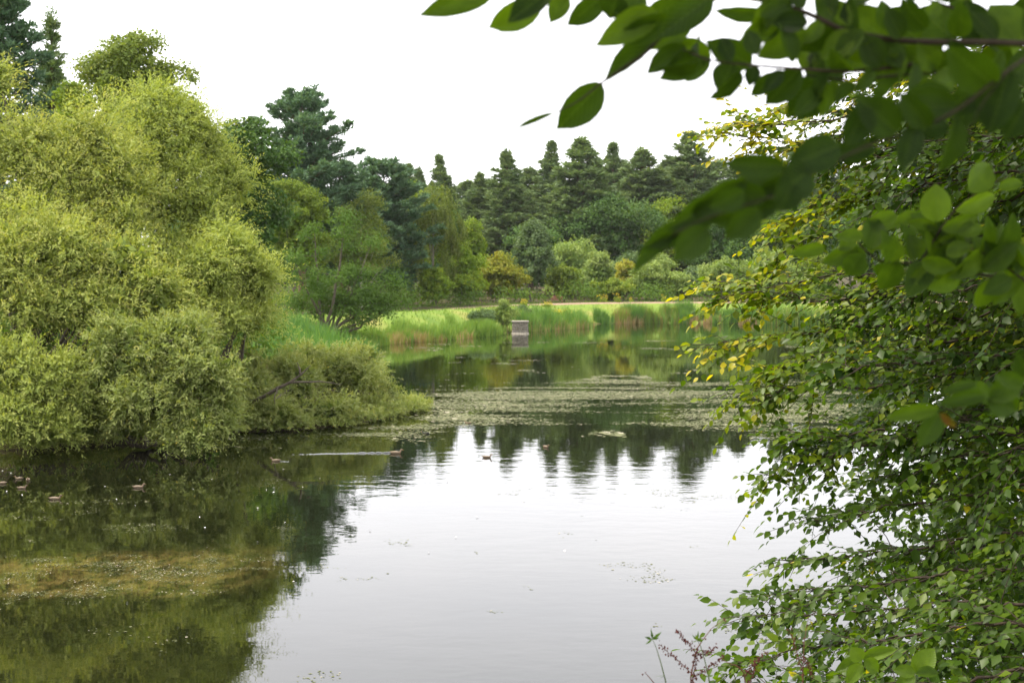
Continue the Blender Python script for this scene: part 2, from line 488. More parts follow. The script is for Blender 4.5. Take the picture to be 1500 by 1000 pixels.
# ------------------------------------------------------------------ tree builders
def tz(x, y):
    return float(terrain(np.array([x]), np.array([y]))[0])

def rdir(rng, n, zmin=-1.0):
    z = rng.uniform(zmin, 1, n)
    a = rng.uniform(0, 2 * np.pi, n)
    r = np.sqrt(1 - z * z)
    return np.stack([r * np.cos(a), r * np.sin(a), z], axis=1)

def sub_clumps(rng, C, R, n2, f2, zmin=-0.45, lo=0.55, hi=0.95):
    """clumps on the surface of each lobe"""
    k = len(C)
    D = rdir(rng, k * n2, zmin)
    Rr = np.repeat(R, n2, axis=0)
    c = np.repeat(C, n2, axis=0) + D * Rr * rng.uniform(lo, hi, (k * n2, 1))
    r = Rr.mean(axis=1) * f2 * rng.uniform(0.7, 1.3, k * n2)
    return c, r

def clump_leaves(rng, g, c, r, n, Ln, Wn, up=0.45, rnd=0.42, droop=0.3, t0=0.0, t1=1.0, flat=0.75):
    w = r ** 2; w = w / w.sum()
    idx = rng.choice(len(c), n, p=w)
    D = rdir(rng, n, -0.8)
    pos = c[idx] + D * (r[idx] * np.clip(np.abs(rng.normal(0.78, 0.32, n)), 0.05, 1.7))[:, None] * np.array((1, 1, flat))
    N = nrm(D + np.array((0, 0, up)) + rng.normal(0, rnd, (n, 3)))
    T = nrm(np.cross(N, rng.normal(0, 1, (n, 3))) + np.array((0, 0, -droop)) + D * 0.4)
    N = nrm(N - T * (N * T).sum(1, keepdims=True))
    ct = rng.random(len(c))
    tint = np.clip(t0 + (t1 - t0) * (0.45 * ct[idx] + 0.55 * rng.random(n)), 0, 1)
    leaves(g, pos, T, N, Ln * rng.uniform(0.7, 1.3, n), Wn * rng.uniform(0.7, 1.3, n), tint)

def shoots(rng, g, c, r, n, K, SL, Ln, Wn, up=0.35, droop=0.35, t0=0.0, t1=1.0, zmin=-0.7, gs=None):
    """leafy shoots that spring from clumps and arch over, with narrow alternate leaves"""
    w = r ** 2; w = w / w.sum()
    idx = rng.choice(len(c), n, p=w)
    D = rdir(rng, n, zmin)
    pos = c[idx] + D * (r[idx] * rng.uniform(0.35, 0.95, n))[:, None]
    dr = nrm(D * 0.8 + np.array((0, 0, up)) + rng.normal(0, 0.35, (n, 3)))
    sl = SL * rng.uniform(0.5, 1.3, n)
    s = (np.arange(K) + 0.5) / K
    pts = pos[:, None, :] + dr[:, None, :] * (s[None, :, None] * sl[:, None, None])
    dz = droop * sl[:, None] * s[None] ** 2 * rng.uniform(0.3, 1.5, (n, 1))
    pts[:, :, 2] -= dz
    tan = dr[:, None, :] * np.ones((1, K, 1))
    tan[:, :, 2] -= 2 * droop * s[None]
    tan = nrm(tan)
    side = nrm(np.cross(tan, rng.normal(0, 1, (n, 1, 3))))
    sgn = np.where(np.arange(K) % 2 == 0, 1, -1)[None, :, None]
    ld = nrm(tan * 0.75 + side * sgn * 0.65 + rng.normal(0, 0.28, (n, K, 3)) + np.array((0, 0, -0.12)))
    nn = nrm(D[:, None, :] * 0.8 + np.array((0, 0, 0.6)) + rng.normal(0, 0.26, (n, K, 3)))
    nn = nrm(nn - ld * (nn * ld).sum(-1, keepdims=True))
    taper = 1.0 - 0.45 * s[None] ** 2
    tint = np.clip(t0 + (t1 - t0) * (0.08 + 0.5 * rng.random((n, 1)) + 0.16 * rng.random((n, K)) + 0.28 * s[None]), 0, 1)
    leaves(g, pts.reshape(-1, 3), ld.reshape(-1, 3), nn.reshape(-1, 3),
           (Ln * taper * rng.uniform(0.75, 1.25, (n, K))).ravel(), (Wn * taper * rng.uniform(0.8, 1.2, (n, K))).ravel(), tint.ravel())

def trunk_geo(rng, base, top, r0, limbs, lean=0.0, n=7, r_l=0.35, wob=0.05):
    g = Geo()
    H = top[2] - base[2]
    pts = bez(base - np.array((0, 0, 0.4)), top, (rng.normal(0, 0.03) * H, rng.normal(0, 0.03) * H, 0), 10, rng, wob)
    rad = np.linspace(1, 0.18, 10) * r0
    rad[0] *= 1.35
    tube(g, pts, rad, n)
    for L in limbs:
        hz = np.clip((L[2] - base[2]) / H * rng.uniform(0.45, 0.75), 0.12, 0.9)
        i = int(hz * 9)
        p0 = pts[i]
        rr = rad[i] * r_l
        lp = bez(p0, L, (0, 0, -0.06 * np.linalg.norm(L - p0)), 6, rng, wob * 0.8)
        tube(g, lp, np.linspace(rr, rr * 0.25, 6), 5)
    return g

SPEC = {}
def put_tree(name, base, crown_geo, trunk_g, mat, bark, label, cat='tree', group=None, crown_name='crown'):
    t = thing(name, base, label, cat, group)
    link(crown_name, crown_geo.mesh(crown_name, M[mat], off=base), t)
    if trunk_g is not None:
        link('trunk', trunk_g.mesh('trunk', M[bark], True, off=base), t)
    return t

def broad_tree(name, seed, px, d, top, wpx, mat, label, nleaf=9000, leaf=0.34, bottom=0.12, n1=16, f1=0.34, bark='bark',
               depth=0.9, squash=1.0, cat='tree', group=None, t0=0, t1=1, ybase=None, shape='round', r0=None):
    rng = np.random.default_rng(seed)
    zt = CAMZ + (410 - top) / F * d
    x = (px - 750) / F * d
    zb = tz(x, d)
    base = np.array((x, d, zb))
    H = zt - zb
    Rw = wpx / F * d / 2
    zc0 = zb + bottom * H
    c = np.array((x, d, (zc0 + zt) / 2))
    R = np.array((Rw, Rw * depth, (zt - zc0) / 2))
    D = rdir(rng, n1, -0.75)
    if shape == 'round':
        wid = np.ones(n1)
    elif shape == 'cone':
        wid = np.clip(0.95 - 0.75 * D[:, 2], 0.2, 1.1)
    elif shape == 'spread':
        wid = np.ones(n1)
    rad = rng.uniform(0.55, 0.84, (n1, 1))
    C = c + D * R * rad * np.stack([wid, wid, np.ones(n1)], axis=1)
    C = np.concatenate([C, c[None] + np.array((0, 0, 1))[None] * R * np.array([[-0.45], [0.0], [0.45], [0.72]])])
    Rm = min(Rw, R[2] * 1.2)
    lr = np.repeat((Rm * f1 * rng.uniform(0.75, 1.3, len(C)))[:, None], 3, axis=1) * np.array((1.1, 1.1, 0.85))
    sc, sr = sub_clumps(rng, C, lr, 11, 0.42)
    g = Geo()
    nleaf = int(nleaf * 0.74)
    clump_leaves(rng, g, sc, sr, nleaf, leaf * 1.10, leaf * 0.79, t0=t0, t1=t1)
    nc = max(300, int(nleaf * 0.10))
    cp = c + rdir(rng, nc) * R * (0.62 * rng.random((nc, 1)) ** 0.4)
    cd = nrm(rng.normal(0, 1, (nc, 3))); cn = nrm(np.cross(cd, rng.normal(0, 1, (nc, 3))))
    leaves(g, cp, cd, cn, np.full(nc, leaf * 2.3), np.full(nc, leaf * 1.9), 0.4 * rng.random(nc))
    tg = trunk_geo(rng, base, c + np.array((0, 0, R[2] * 0.55)), r0 or max(0.10, H * 0.016), C[rng.choice(len(C), min(9, len(C)), replace=False)])
    return put_tree(name, base, g, tg, mat, bark, label, cat, group)

def pine_geo(seed, H, R, mat, clear=0.12, whorl=0.62, tuft=0.42, ntuft=11, nneedle=9, flat=1.0, prof=0.75, need=0.40, round_top=0.0, gap=0.15):
    """local geometry (base at origin): whorled branches that carry upturned needle tufts"""
    rng = np.random.default_rng(seed)
    zs = np.arange(clear * H, H * 0.985, whorl)
    C, DD = [], []
    tg = Geo()
    lean = rng.normal(0, 0.012, 2) * H
    spine = lambda z: np.array((lean[0] * (z / H) ** 2, lean[1] * (z / H) ** 2, z))
    pts = np.array([spine(z) for z in np.linspace(-0.4, H, 10)])
    tube(tg, pts, np.linspace(1, 0.10, 10) * H * 0.0155, 7)
    for z in zs:
        t = (z - clear * H) / (H * (1 - clear))
        lp = R * ((1 - t) ** prof) * (1 - round_top) + R * round_top * math.sqrt(max(0, 1 - t ** 2.2))
        lp *= (0.55 + 0.45 * min(1, t / 0.16)) * min(1.0, (1 - t) / 0.22) ** (0.45 * (1 - round_top))
        nb = rng.integers(4, 7)
        a0 = rng.uniform(0, 6.28)
        for b in range(nb):
            if rng.random() < gap: continue
            a = a0 + b * 6.283 / nb + rng.normal(0, 0.25)
            Lb = lp * rng.uniform(0.62, 1.15) + 0.10
            el = math.radians(rng.uniform(-4, 20) + 42 * t ** 1.5)
            dr = np.array((math.cos(a) * math.cos(el), math.sin(a) * math.cos(el), math.sin(el)))
            o = spine(z + rng.uniform(-0.2, 0.2))
            k = max(2, int(ntuft * (0.35 + 0.65 * Lb / R)))
            s = np.sqrt(rng.uniform(0.12, 1.0, k))
            sidev = np.array((-math.sin(a), math.cos(a), 0))
            lat = rng.normal(0, 0.20, k) * Lb * (1.15 - s) + rng.normal(0, 0.08, k)
            up = 0.16 * Lb * s ** 2 + rng.normal(0, 0.10, k) + 0.1
            p = o + dr * (s * Lb)[:, None] + sidev * lat[:, None]
            p[:, 2] += up
            C.append(p)
            DD.append(np.tile(dr * 0.6 + np.array((0, 0, 0.75)), (k, 1)))
            if Lb > 0.9:
                tube(tg, np.stack([o, o + dr * Lb * 0.5 + np.array((0, 0, 0.04 * Lb)), o + dr * Lb * 0.95 + np.array((0, 0, 0.15 * Lb))]),
                     np.array((0.05, 0.035, 0.012)) * H / 22, 4)
    C.append(np.array([spine(H - 0.6 + 0.3 * i) for i in range(4)])); DD.append(np.tile(np.array((0, 0, 1.0)), (4, 1)))
    C = np.concatenate(C); DD = nrm(np.concatenate(DD))
    n = len(C)
    g = Geo()
    dirs = nrm(DD[:, None, :] * 0.9 + rng.normal(0, 0.5, (n, nneedle, 3)))
    pos = C[:, None, :] + dirs * tuft * 0.3 * rng.random((n, nneedle, 1)) + rng.normal(0, tuft * 0.22, (n, nneedle, 3)) * np.array((1, 1, 0.6))
    N = nrm(np.cross(dirs, rng.normal(0, 1, dirs.shape)) + np.array((0, 0, 0.5)))
    N = nrm(N - dirs * (N * dirs).sum(-1, keepdims=True))
    ct = rng.random((n, 1))
    tint = np.clip(0.5 * ct + 0.5 * rng.random((n, nneedle)), 0, 1)
    m = n * nneedle
    leaves(g, pos.reshape(-1, 3), dirs.reshape(-1, 3), N.reshape(-1, 3), tuft * rng.uniform(0.7, 1.3, m), tuft * need * rng.uniform(0.7, 1.3, m), tint.ravel())
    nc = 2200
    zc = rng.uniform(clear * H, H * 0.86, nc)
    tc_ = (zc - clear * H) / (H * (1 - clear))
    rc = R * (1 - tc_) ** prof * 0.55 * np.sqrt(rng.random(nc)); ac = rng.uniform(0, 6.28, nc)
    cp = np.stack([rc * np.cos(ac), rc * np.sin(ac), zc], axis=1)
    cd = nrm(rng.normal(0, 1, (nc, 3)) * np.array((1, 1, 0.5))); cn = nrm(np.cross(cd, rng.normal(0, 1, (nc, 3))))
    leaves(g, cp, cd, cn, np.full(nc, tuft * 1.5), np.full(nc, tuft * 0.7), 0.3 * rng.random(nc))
    return g.mesh('needles', M[mat]), tg.mesh('trunk', M['bark_pine'], True)

def place_pine(meshes, px, d, top, label, H0, R0, wpx, rot, group=None, name='pine_tree'):
    zt = CAMZ + (410 - top) / F * d
    x = (px - 750) / F * d
    zb = tz(x, d)
    t = thing(name, (x, d, zb), label, 'pine tree', group)
    s = (zt - zb) / H0
    w = (wpx / F * d / 2) / R0
    t.scale = (w, w, s)
    t.rotation_euler = (0, 0, rot)
    link('crown', meshes[0], t)
    link('trunk', meshes[1], t)
    return t

# ------------------------------------------------------------------ the far row of pines
PINES = [
    (pine_geo(11, 26, 5.0, 'pine', prof=0.80, whorl=0.58, ntuft=17, tuft=0.52, need=0.32, nneedle=12, gap=0.10), 26, 5.0),
    (pine_geo(12, 26, 4.6, 'pine', prof=0.70, round_top=0.08, whorl=0.58, ntuft=17, tuft=0.52, need=0.32, nneedle=12, gap=0.10), 26, 4.6),
    (pine_geo(13, 26, 4.8, 'pine', prof=0.85, gap=0.2, whorl=0.66, ntuft=15, tuft=0.50, need=0.32, nneedle=12), 26, 4.8),
    (pine_geo(14, 26, 5.2, 'pine', prof=0.66, round_top=0.06, gap=0.16, whorl=0.8, ntuft=20, tuft=0.50, need=0.32, nneedle=12), 26, 5.2),
]
row = [
    (592, 232, 246, 84, 2, 'dark pine whose tip shows just above the yellowish tree left of the weeping birch'),
    (618, 246, 250, 70, 0, 'small dark pine tip showing just above and behind the weeping birch'),
    (652, 236, 231, 72, 2, 'open layered pine standing alone against the sky beside the weeping birch'),
    (699, 250, 256, 76, 0, 'lowest pine tip of the far row, left of the tall pointed pine'),
    (745, 240, 224, 92, 0, 'tall pointed pine behind the golden tree, with open sky on its left'),
    (803, 256, 211, 82, 2, 'narrow pine pressed against the left side of the broadest far pine'),
    (848, 240, 208, 118, 1, 'broadest and densest pine of the far row, above the dark round oak'),
    (898, 264, 216, 84, 2, 'thin-topped pine half hidden behind the broadest far pine'),
    (944, 252, 222, 104, 1, 'bushy pine above the dark oak and left of the yellow topped oak'),
    (1012, 252, 198, 124, 3, 'tallest far pine with wide open layers, standing above the yellow topped oak'),
    (1078, 262, 240, 100, 1, 'pine right of the tallest far pine, behind the blurred hanging leaves'),
    (1140, 256, 236, 110, 0, 'far pine partly seen through the yellowing beech sprays'),
    (1215, 262, 232, 110, 3, 'far pine mostly covered by the beech crown on the right'),
]
for i, (px, d, top, w, k, lab) in enumerate(row):
    mm, H0, R0 = PINES[k]
    place_pine(mm, px, d, top, lab, H0, R0, w * 1.55, i * 1.7, 'pines along the far edge of the wood')
# second rank closes the gaps
back = [
    (560, 290, 270, 90, 1, 'behind the dense blue-green pine'), (640, 300, 272, 100, 3, 'behind the weeping birch'), (680, 296, 268, 90, 1, 'left of the lowest far pine tip'),
    (722, 300, 266, 90, 0, 'between the lowest far pine tip and the tall pointed pine'), (775, 292, 250, 90, 1, 'right of the tall pointed pine'),
    (870, 300, 236, 90, 3, 'behind the right shoulder of the broadest far pine'), (920, 300, 240, 100, 0, 'behind the thin-topped pine'), (975, 296, 238, 110, 1, 'left of the tallest far pine'),
    (1045, 300, 240, 110, 3, 'right of the tallest far pine'), (1110, 300, 252, 110, 1, 'behind the yellow beech twigs'), (1180, 300, 252, 110, 0, 'behind the slanting blurred branch'), (1270, 300, 245, 130, 1, 'farthest right, behind the beech crown')]
for i, (px, d, top, w, k, where) in enumerate(back):
    mm, H0, R0 = PINES[k]
    place_pine(mm, px, d, top, 'shaded back rank pine ' + where, H0, R0, w * 1.8, i * 2.3 + 0.5, 'pines of the back rank')

# left and middle pines
pm = pine_geo(21, 24, 4.2, 'bluepine', clear=0.05, prof=0.55, tuft=0.36, whorl=0.5, ntuft=24, nneedle=12, need=0.30, gap=0.08)
place_pine(pm, 2, 78, -90, 'tall dark blue-green pine at the top left corner behind the willows', 24, 4.2, 250, 0.3)
pm = pine_geo(22, 18, 2.2, 'pine', clear=0.05, prof=0.9, tuft=0.30, whorl=0.45, ntuft=10, nneedle=14, need=0.22, gap=0.3)
place_pine(pm, 80, 84, 30, 'slender thin-topped conifer between the dark corner pine and the birch', 18, 2.2, 150, 1.3)
pm = pine_geo(23, 21, 4.4, 'bluepine', clear=0.42, prof=0.5, round_top=0.92, tuft=0.42, whorl=0.5, ntuft=24, nneedle=14, need=0.30, gap=0.22)
place_pine(pm, 443, 152, 148, 'blue-green Scots pine with a rounded open crown above the alder', 21, 4.4, 185, 0.9)
pm = pine_geo(24, 16, 4.2, 'bluepine', clear=0.25, prof=0.5, round_top=0.85, tuft=0.45, whorl=0.5, ntuft=24, nneedle=12, need=0.30, gap=0.12)
place_pine(pm, 500, 160, 250, 'lower blue-green pine tucked behind the alder and birch', 16, 4.2, 150, 2.0)
pm = pine_geo(25, 18, 4.6, 'bluepine', clear=0.12, prof=0.5, round_top=0.8, tuft=0.48, whorl=0.6, ntuft=26, nneedle=12, need=0.30, gap=0.12)
place_pine(pm, 562, 168, 240, 'dense blue-green pine with drooping right side beside the weeping birch', 18, 4.6, 172, 0.4)

# ------------------------------------------------------------------ broadleaf trees
broad_tree('birch_tree', 31, 205, 74, 38, 185, 'birch', 'loose-crowned birch rising above the yellow willow at upper left', 24000, 0.17, n1=34, f1=0.30, bottom=0.55)
broad_tree('tree', 32, 112, 70, 92, 110, 'olive', 'low olive green tree between the slender conifer and the birch', 14000, 0.18, n1=16)
broad_tree('sycamore_tree', 33, 352, 84, 154, 165, 'dark', 'dark green sycamore behind the right edge of the big willow', 28000, 0.24, n1=34, f1=0.32, bottom=0.05)
broad_tree('alder_tree', 34, 436, 140, 252, 120, 'olive', 'yellow-green alder by the path, in front of the Scots pine', 26000, 0.2, n1=26, f1=0.26, bottom=0.12, t0=0.0, t1=0.8)
broad_tree('birch_tree', 35, 530, 150, 276, 120, 'birch', 'thin birch with a pale bare trunk above the leaning stems', 20000, 0.16, n1=36, f1=0.24, bottom=0.12, bark='bark_pale')
broad_tree('tree', 36, 604, 190, 258, 100, 'lime', 'yellowish tree top behind the weeping birch, level with its crown', 12000, 0.3)
broad_tree('maple_tree', 37, 674, 176, 352, 86, 'lime', 'bright yellow-green maple right of the weeping birch', 14000, 0.3, bottom=0.0)
broad_tree('maple_tree', 38, 640, 170, 392, 60, 'lime', 'small lime green maple at the foot of the weeping birch', 9000, 0.26, bottom=0.0)
broad_tree('maple_tree', 39, 730, 188, 374, 84, 'gold', 'golden-orange maple left of the dark grey-green alder', 13000, 0.3, bottom=0.0, t0=0.1)
broad_tree('tree', 40, 692, 204, 318, 74, 'lime', 'slim lime tree behind the golden maple, below the pines', 10000, 0.32, shape='cone')
broad_tree('alder_tree', 41, 778, 192, 322, 86, 'grey', 'tall grey-green alder standing before the pines left of the bench', 15000, 0.3, bottom=0.05, shape='cone')
broad_tree('hawthorn_bush', 42, 826, 196, 386, 58, 'olive', 'round olive bush directly behind the bench', 9000, 0.26, bottom=0.0, cat='bush')
broad_tree('willow_tree', 43, 836, 216, 352, 104, 'pale', 'pale sage willow behind the round olive bush', 12000, 0.3, bottom=0.0)
broad_tree('willow_tree', 44, 876, 208, 370, 78, 'pale', 'pale lime willow just right of the round olive bush', 12000, 0.28, bottom=0.0, shape='cone', t0=0.3)
broad_tree('bush', 45, 897, 196, 408, 84, 'olive', 'low yellowish olive bush behind the ragwort on the far bank', 9000, 0.26, bottom=0.0, cat='bush', t0=0.2)
broad_tree('sapling', 46, 915, 204, 378, 34, 'gold', 'small yellow-leaved sapling between pale willow and grey willow', 3500, 0.24, bottom=0.3, cat='tree', t0=0.5)
broad_tree('maple_tree', 47, 958, 200, 376, 84, 'pale', 'pale green young maple under the hanging leaf tip', 12000, 0.28, bottom=0.0, t0=0.2)
broad_tree('willow_tree', 48, 926, 214, 368, 74, 'grey', 'grey-green willow behind the pale young maple', 9000, 0.3, bottom=0.0)
broad_tree('willow_tree', 49, 1014, 206, 392, 90, 'grey', 'grey-green willow right of the pale young maple', 11000, 0.3, bottom=0.0)
broad_tree('willow_tree', 50, 1064, 200, 378, 100, 'pale', 'pale willow behind the yellow beech leaves', 12000, 0.28, bottom=0.0)
broad_tree('willow_tree', 51, 1122, 202, 362, 100, 'pale', 'pale feathery willow seen through the beech edge', 12000, 0.28, bottom=0.0, shape='cone')
broad_tree('tree', 52, 1190, 204, 372, 110, 'olive', 'olive green tree mostly hidden by the beech crown', 9000, 0.32, bottom=0.0)
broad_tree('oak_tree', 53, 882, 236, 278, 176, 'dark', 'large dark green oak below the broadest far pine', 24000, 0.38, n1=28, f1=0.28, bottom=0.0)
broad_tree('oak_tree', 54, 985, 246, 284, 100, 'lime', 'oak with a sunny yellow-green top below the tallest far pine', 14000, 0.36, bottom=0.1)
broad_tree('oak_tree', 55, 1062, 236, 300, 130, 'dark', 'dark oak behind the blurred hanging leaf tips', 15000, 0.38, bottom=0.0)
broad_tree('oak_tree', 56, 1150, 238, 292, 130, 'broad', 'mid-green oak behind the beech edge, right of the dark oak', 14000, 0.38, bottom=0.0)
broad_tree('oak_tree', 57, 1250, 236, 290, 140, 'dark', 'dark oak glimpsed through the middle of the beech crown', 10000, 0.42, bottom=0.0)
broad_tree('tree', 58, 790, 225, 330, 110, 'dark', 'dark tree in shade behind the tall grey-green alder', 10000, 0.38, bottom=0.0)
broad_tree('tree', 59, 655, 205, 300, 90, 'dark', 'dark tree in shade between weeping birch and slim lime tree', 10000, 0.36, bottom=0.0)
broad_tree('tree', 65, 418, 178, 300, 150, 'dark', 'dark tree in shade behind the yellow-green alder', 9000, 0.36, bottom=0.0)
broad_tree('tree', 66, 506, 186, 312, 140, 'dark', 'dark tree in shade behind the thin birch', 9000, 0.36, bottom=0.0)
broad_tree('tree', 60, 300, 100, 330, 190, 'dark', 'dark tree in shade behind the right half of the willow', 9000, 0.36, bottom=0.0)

# weeping birch
def weeping(seed, px, d, top, wpx, label):
    rng = np.random.default_rng(seed)
    x = (px - 750) / F * d; zb = tz(x, d); zt = CAMZ + (410 - top) / F * d
    base = np.array((x, d, zb)); H = zt - zb; R = wpx / F * d / 2
    nb = 46
    ba = rng.uniform(0, 2 * np.pi, nb); br = R * np.sqrt(rng.random(nb)); bz = zb + H * (0.96 - 0.30 * (br / R) ** 3 - 0.30 * rng.random(nb)); bl = H * rng.uniform(0.18, 0.52, nb)
    n = 1100
    k = rng.integers(0, nb, n)
    a = ba[k] + rng.normal(0, 0.10, n); rr = br[k] + rng.normal(0, 0.07 * R, n)
    z0 = bz[k] + rng.normal(0, 0.03 * H, n)
    ln = bl[k] * rng.uniform(0.6, 1.1, n)
    ln = np.minimum(ln, z0 - zb - 0.10 * H)
    K = 26
    s = (np.arange(K) + 0.5) / K
    pts = np.zeros((n, K, 3))
    out = np.stack([np.cos(a), np.sin(a)], axis=1)
    clus = 0.12 * R * np.round(rng.normal(0, 1, (n, 1)), 0)
    pts[:, :, 0] = x + out[:, :1] * (rr[:, None] + 0.18 * R * np.sin(s * 2.2)[None]) + rng.normal(0, 0.05, (n, K))
    pts[:, :, 1] = d + out[:, 1:] * (rr[:, None] + 0.18 * R * np.sin(s * 2.2)[None]) + rng.normal(0, 0.05, (n, K))
    pts[:, :, 2] = z0[:, None] + 0.5 * np.sin(s * 3)[None] * 0.4 - s[None] * ln[:, None]
    D = nrm(rng.normal(0, 0.45, (n * K, 3)) + np.array((0, 0, -1.0)))
    N = nrm(np.cross(D, rng.normal(0, 1, (n * K, 3))))
    g = Geo()
    T = np.clip(0.55 * np.repeat(rng.random(n), K) + 0.45 * rng.random(n * K), 0, 1)
    leaves(g, pts.reshape(-1, 3), D, N, rng.uniform(0.22, 0.40, n * K), rng.uniform(0.10, 0.17, n * K), T)
    cc = base + np.array((0, 0, H * 0.72)); nc = 2500
    clump_leaves(rng, g, cc + rdir(rng, 40) * np.array((R * 0.7, R * 0.7, H * 0.2)), np.full(40, R * 0.3), nc, 0.3, 0.2, t0=0, t1=0.8)
    tg = trunk_geo(rng, base, base + np.array((0, 0, H * 0.9)), 0.2, [base + np.array((math.cos(q) * R * 0.6, math.sin(q) * R * 0.6, H * 0.8)) for q in range(6)])
    put_tree('weeping_birch_tree', base, g, tg, 'birch', 'bark_pale', label)
weeping(61, 632, 176, 258, 84, 'weeping birch with long hanging green strands beside the blue pine')

# leaning multi-stem tree at the water's edge
def leaning_tree():
    rng = np.random.default_rng(71)
    d0 = 112.0
    base = P(482, 496, d0); base[2] = tz(base[0], base[1])
    g = Geo(); tg = Geo()
    tips = [(430, 380), (460, 335), (505, 318), (545, 355), (575, 410), (560, 455), (590, 440), (470, 410), (520, 400), (440, 440), (545, 430), (500, 430)]
    cs, rs = [], []
    for i, (px, py) in enumerate(tips):
        e = P(px, py, d0 + rng.uniform(-2.5, 2.5))
        st = base + np.array((rng.normal(0, 0.3), rng.normal(0, 0.3), -0.2))
        mid = st * 0.55 + e * 0.45 + np.array((rng.normal(0, 0.25), 0, rng.uniform(-0.9, 0.1)))
        t = np.linspace(0, 1, 9)[:, None]
        pl = (1 - t) ** 2 * st + 2 * t * (1 - t) * mid + t * t * e
        pl[1:-1] += rng.normal(0, 0.07, (7, 3))
        tube(tg, pl, np.linspace(0.17 if i < 6 else 0.11, 0.025, 9), 6)
        for k in range(5):
            j = rng.integers(4, 8)
            q_ = pl[j] + np.array((rng.normal(0, 0.9), rng.normal(0, 0.9), rng.uniform(-0.2, 0.8)))
            tube(tg, bez(pl[j], q_, (0, 0, 0.1), 5, rng, 0.03), np.linspace(0.045, 0.01, 5), 4)
            cs.append(q_); rs.append(rng.uniform(0.35, 0.75))
        cs.append(e); rs.append(rng.uniform(0.6, 1.0))
    clump_leaves(rng, g, np.array(cs), np.array(rs) * 1.5, 24000, 0.17, 0.11, t0=0, t1=0.5)
    put_tree('leaning_alder_tree', base, g, tg, 'broad', 'bark', 'leaning many-stemmed alder with dark bare lower trunks at the reed edge', crown_name='crown')
leaning_tree()

# ------------------------------------------------------------------ near willows on the left bank
def willow(name, seed, lobes, nsh, mat, label, trunk_px, cat='tree', K=10, SL=1.12, Ln=0.18, Wn=0.054, t0=0.0, t1=1.0, n2=16, f2=0.42, stems=4, zfloor=0.05):
    rng = np.random.default_rng(seed)
    C = np.array([P(a, b, d) for a, b, d, rx, ry in lobes])
    R = np.array([(rx / F * d, 0.9 * (rx + ry) / 2 / F * d, ry / F * d) for a, b, d, rx, ry in lobes]) * 0.86
    sc, sr = sub_clumps(rng, C, R, n2, f2, -0.7, 0.3, 1.12)
    g = Geo()
    shoots(rng, g, sc, sr, nsh, K, SL, Ln, Wn, t0=t0, t1=t1)
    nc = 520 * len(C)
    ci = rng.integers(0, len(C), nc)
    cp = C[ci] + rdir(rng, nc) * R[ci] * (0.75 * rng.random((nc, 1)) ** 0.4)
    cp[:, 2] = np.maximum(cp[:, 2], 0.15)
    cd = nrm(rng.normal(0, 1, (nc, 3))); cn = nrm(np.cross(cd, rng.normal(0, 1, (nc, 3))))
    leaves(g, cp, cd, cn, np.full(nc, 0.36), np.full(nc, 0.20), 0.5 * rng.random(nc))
    V = g.V[0]; V[:, 2] = np.maximum(V[:, 2], zfloor + 0.06 * rng.random(len(V)))
    tx, td = trunk_px
    bx = (tx - 750) / F * td
    base = np.array((bx, td, max(tz(bx, td), 0.0)))
    tg = Geo(); stem_list = []
    for i in range(stems):
        st = base + np.array((rng.normal(0, 0.35), rng.normal(0, 0.35), -0.3))
        for j in range(max(2, len(lobes) // stems + 1)):
            e = C[rng.integers(len(C))]
            L = np.linalg.norm(e - st)
            pl = bez(st, e + rng.normal(0, 0.2, 3), (0, 0, 0.10 * L), 9, rng, 0.06)
            pl[:, 2] = np.maximum(pl[:, 2], 0.12)
            sg_ = Geo(); tube(sg_, pl, np.linspace(0.04 + 0.014 * L, 0.02, 9), 6); stem_list.append(sg_)
    for i in range(len(sc) // 2):
        k = rng.integers(len(sc)); l0 = C[min(k // n2, len(C) - 1)]
        tube(tg, bez(l0, sc[k], (0, 0, 0.1), 4, rng, 0.04), np.linspace(0.035, 0.008, 4), 4)
    t = put_tree(name, base, g, None, mat, 'bark', label, cat)
    for sg_ in stem_list:
        link('stem', sg_.mesh('stem', M['bark'], True, off=base), t)
    link('twigs', tg.mesh('twigs', M['bark'], True, off=base), t, kind='stuff')

willow('willow_tree', 81, [(40, 222, 49, 80, 62), (125, 214, 50, 78, 62), (70, 290, 48.5, 95, 70), (170, 270, 49.5, 70, 66), (-60, 280, 49, 80, 110), (-10, 120, 50, 34, 44), (165, 335, 48.5, 66, 56), (80, 345, 47.5, 85, 50)],
       5600, 'willow', 'yellow-green willow crown rising at the upper left edge', (60, 51), n2=18, stems=4, t0=0.12)
willow('willow_tree', 86, [(205, 190, 53, 60, 60), (242, 158, 54, 44, 36), (276, 182, 54, 36, 46), (258, 240, 53, 56, 66), (292, 310, 52.5, 56, 66), (302, 215, 55, 42, 52), (336, 270, 54, 36, 56), (225, 300, 52, 56, 60), (320, 360, 53, 45, 50), (255, 375, 51, 58, 50), (200, 240, 52, 50, 50)],
       5000, 'willow', 'taller willow crown stepping down towards the dark sycamore', (270, 55), n2=18, t0=0.0, t1=0.8)
willow('willow_tree', 87, [(10, 372, 45, 85, 70), (95, 372, 45.5, 80, 58), (180, 385, 46.3, 66, 52), (60, 450, 44.5, 80, 50), (140, 450, 45, 62, 45), (-60, 430, 44, 60, 85), (225, 425, 46, 45, 45)],
       4600, 'willow', 'nearest feathery willow crown spreading low over the left bushes', (70, 47.5), n2=18, t0=0.1)
willow('willow_tree', 82, [(345, 375, 49.5, 48, 46), (375, 410, 50, 32, 42), (305, 400, 48.5, 52, 50), (255, 455, 47.5, 55, 40), (360, 458, 50, 40, 46), (305, 470, 48.5, 58, 42), (225, 490, 47.5, 50, 32)],
       4000, 'willow', 'rounded willow whose right edge hangs over the reeds', (310, 51), n2=18, t0=0.0, t1=0.85)
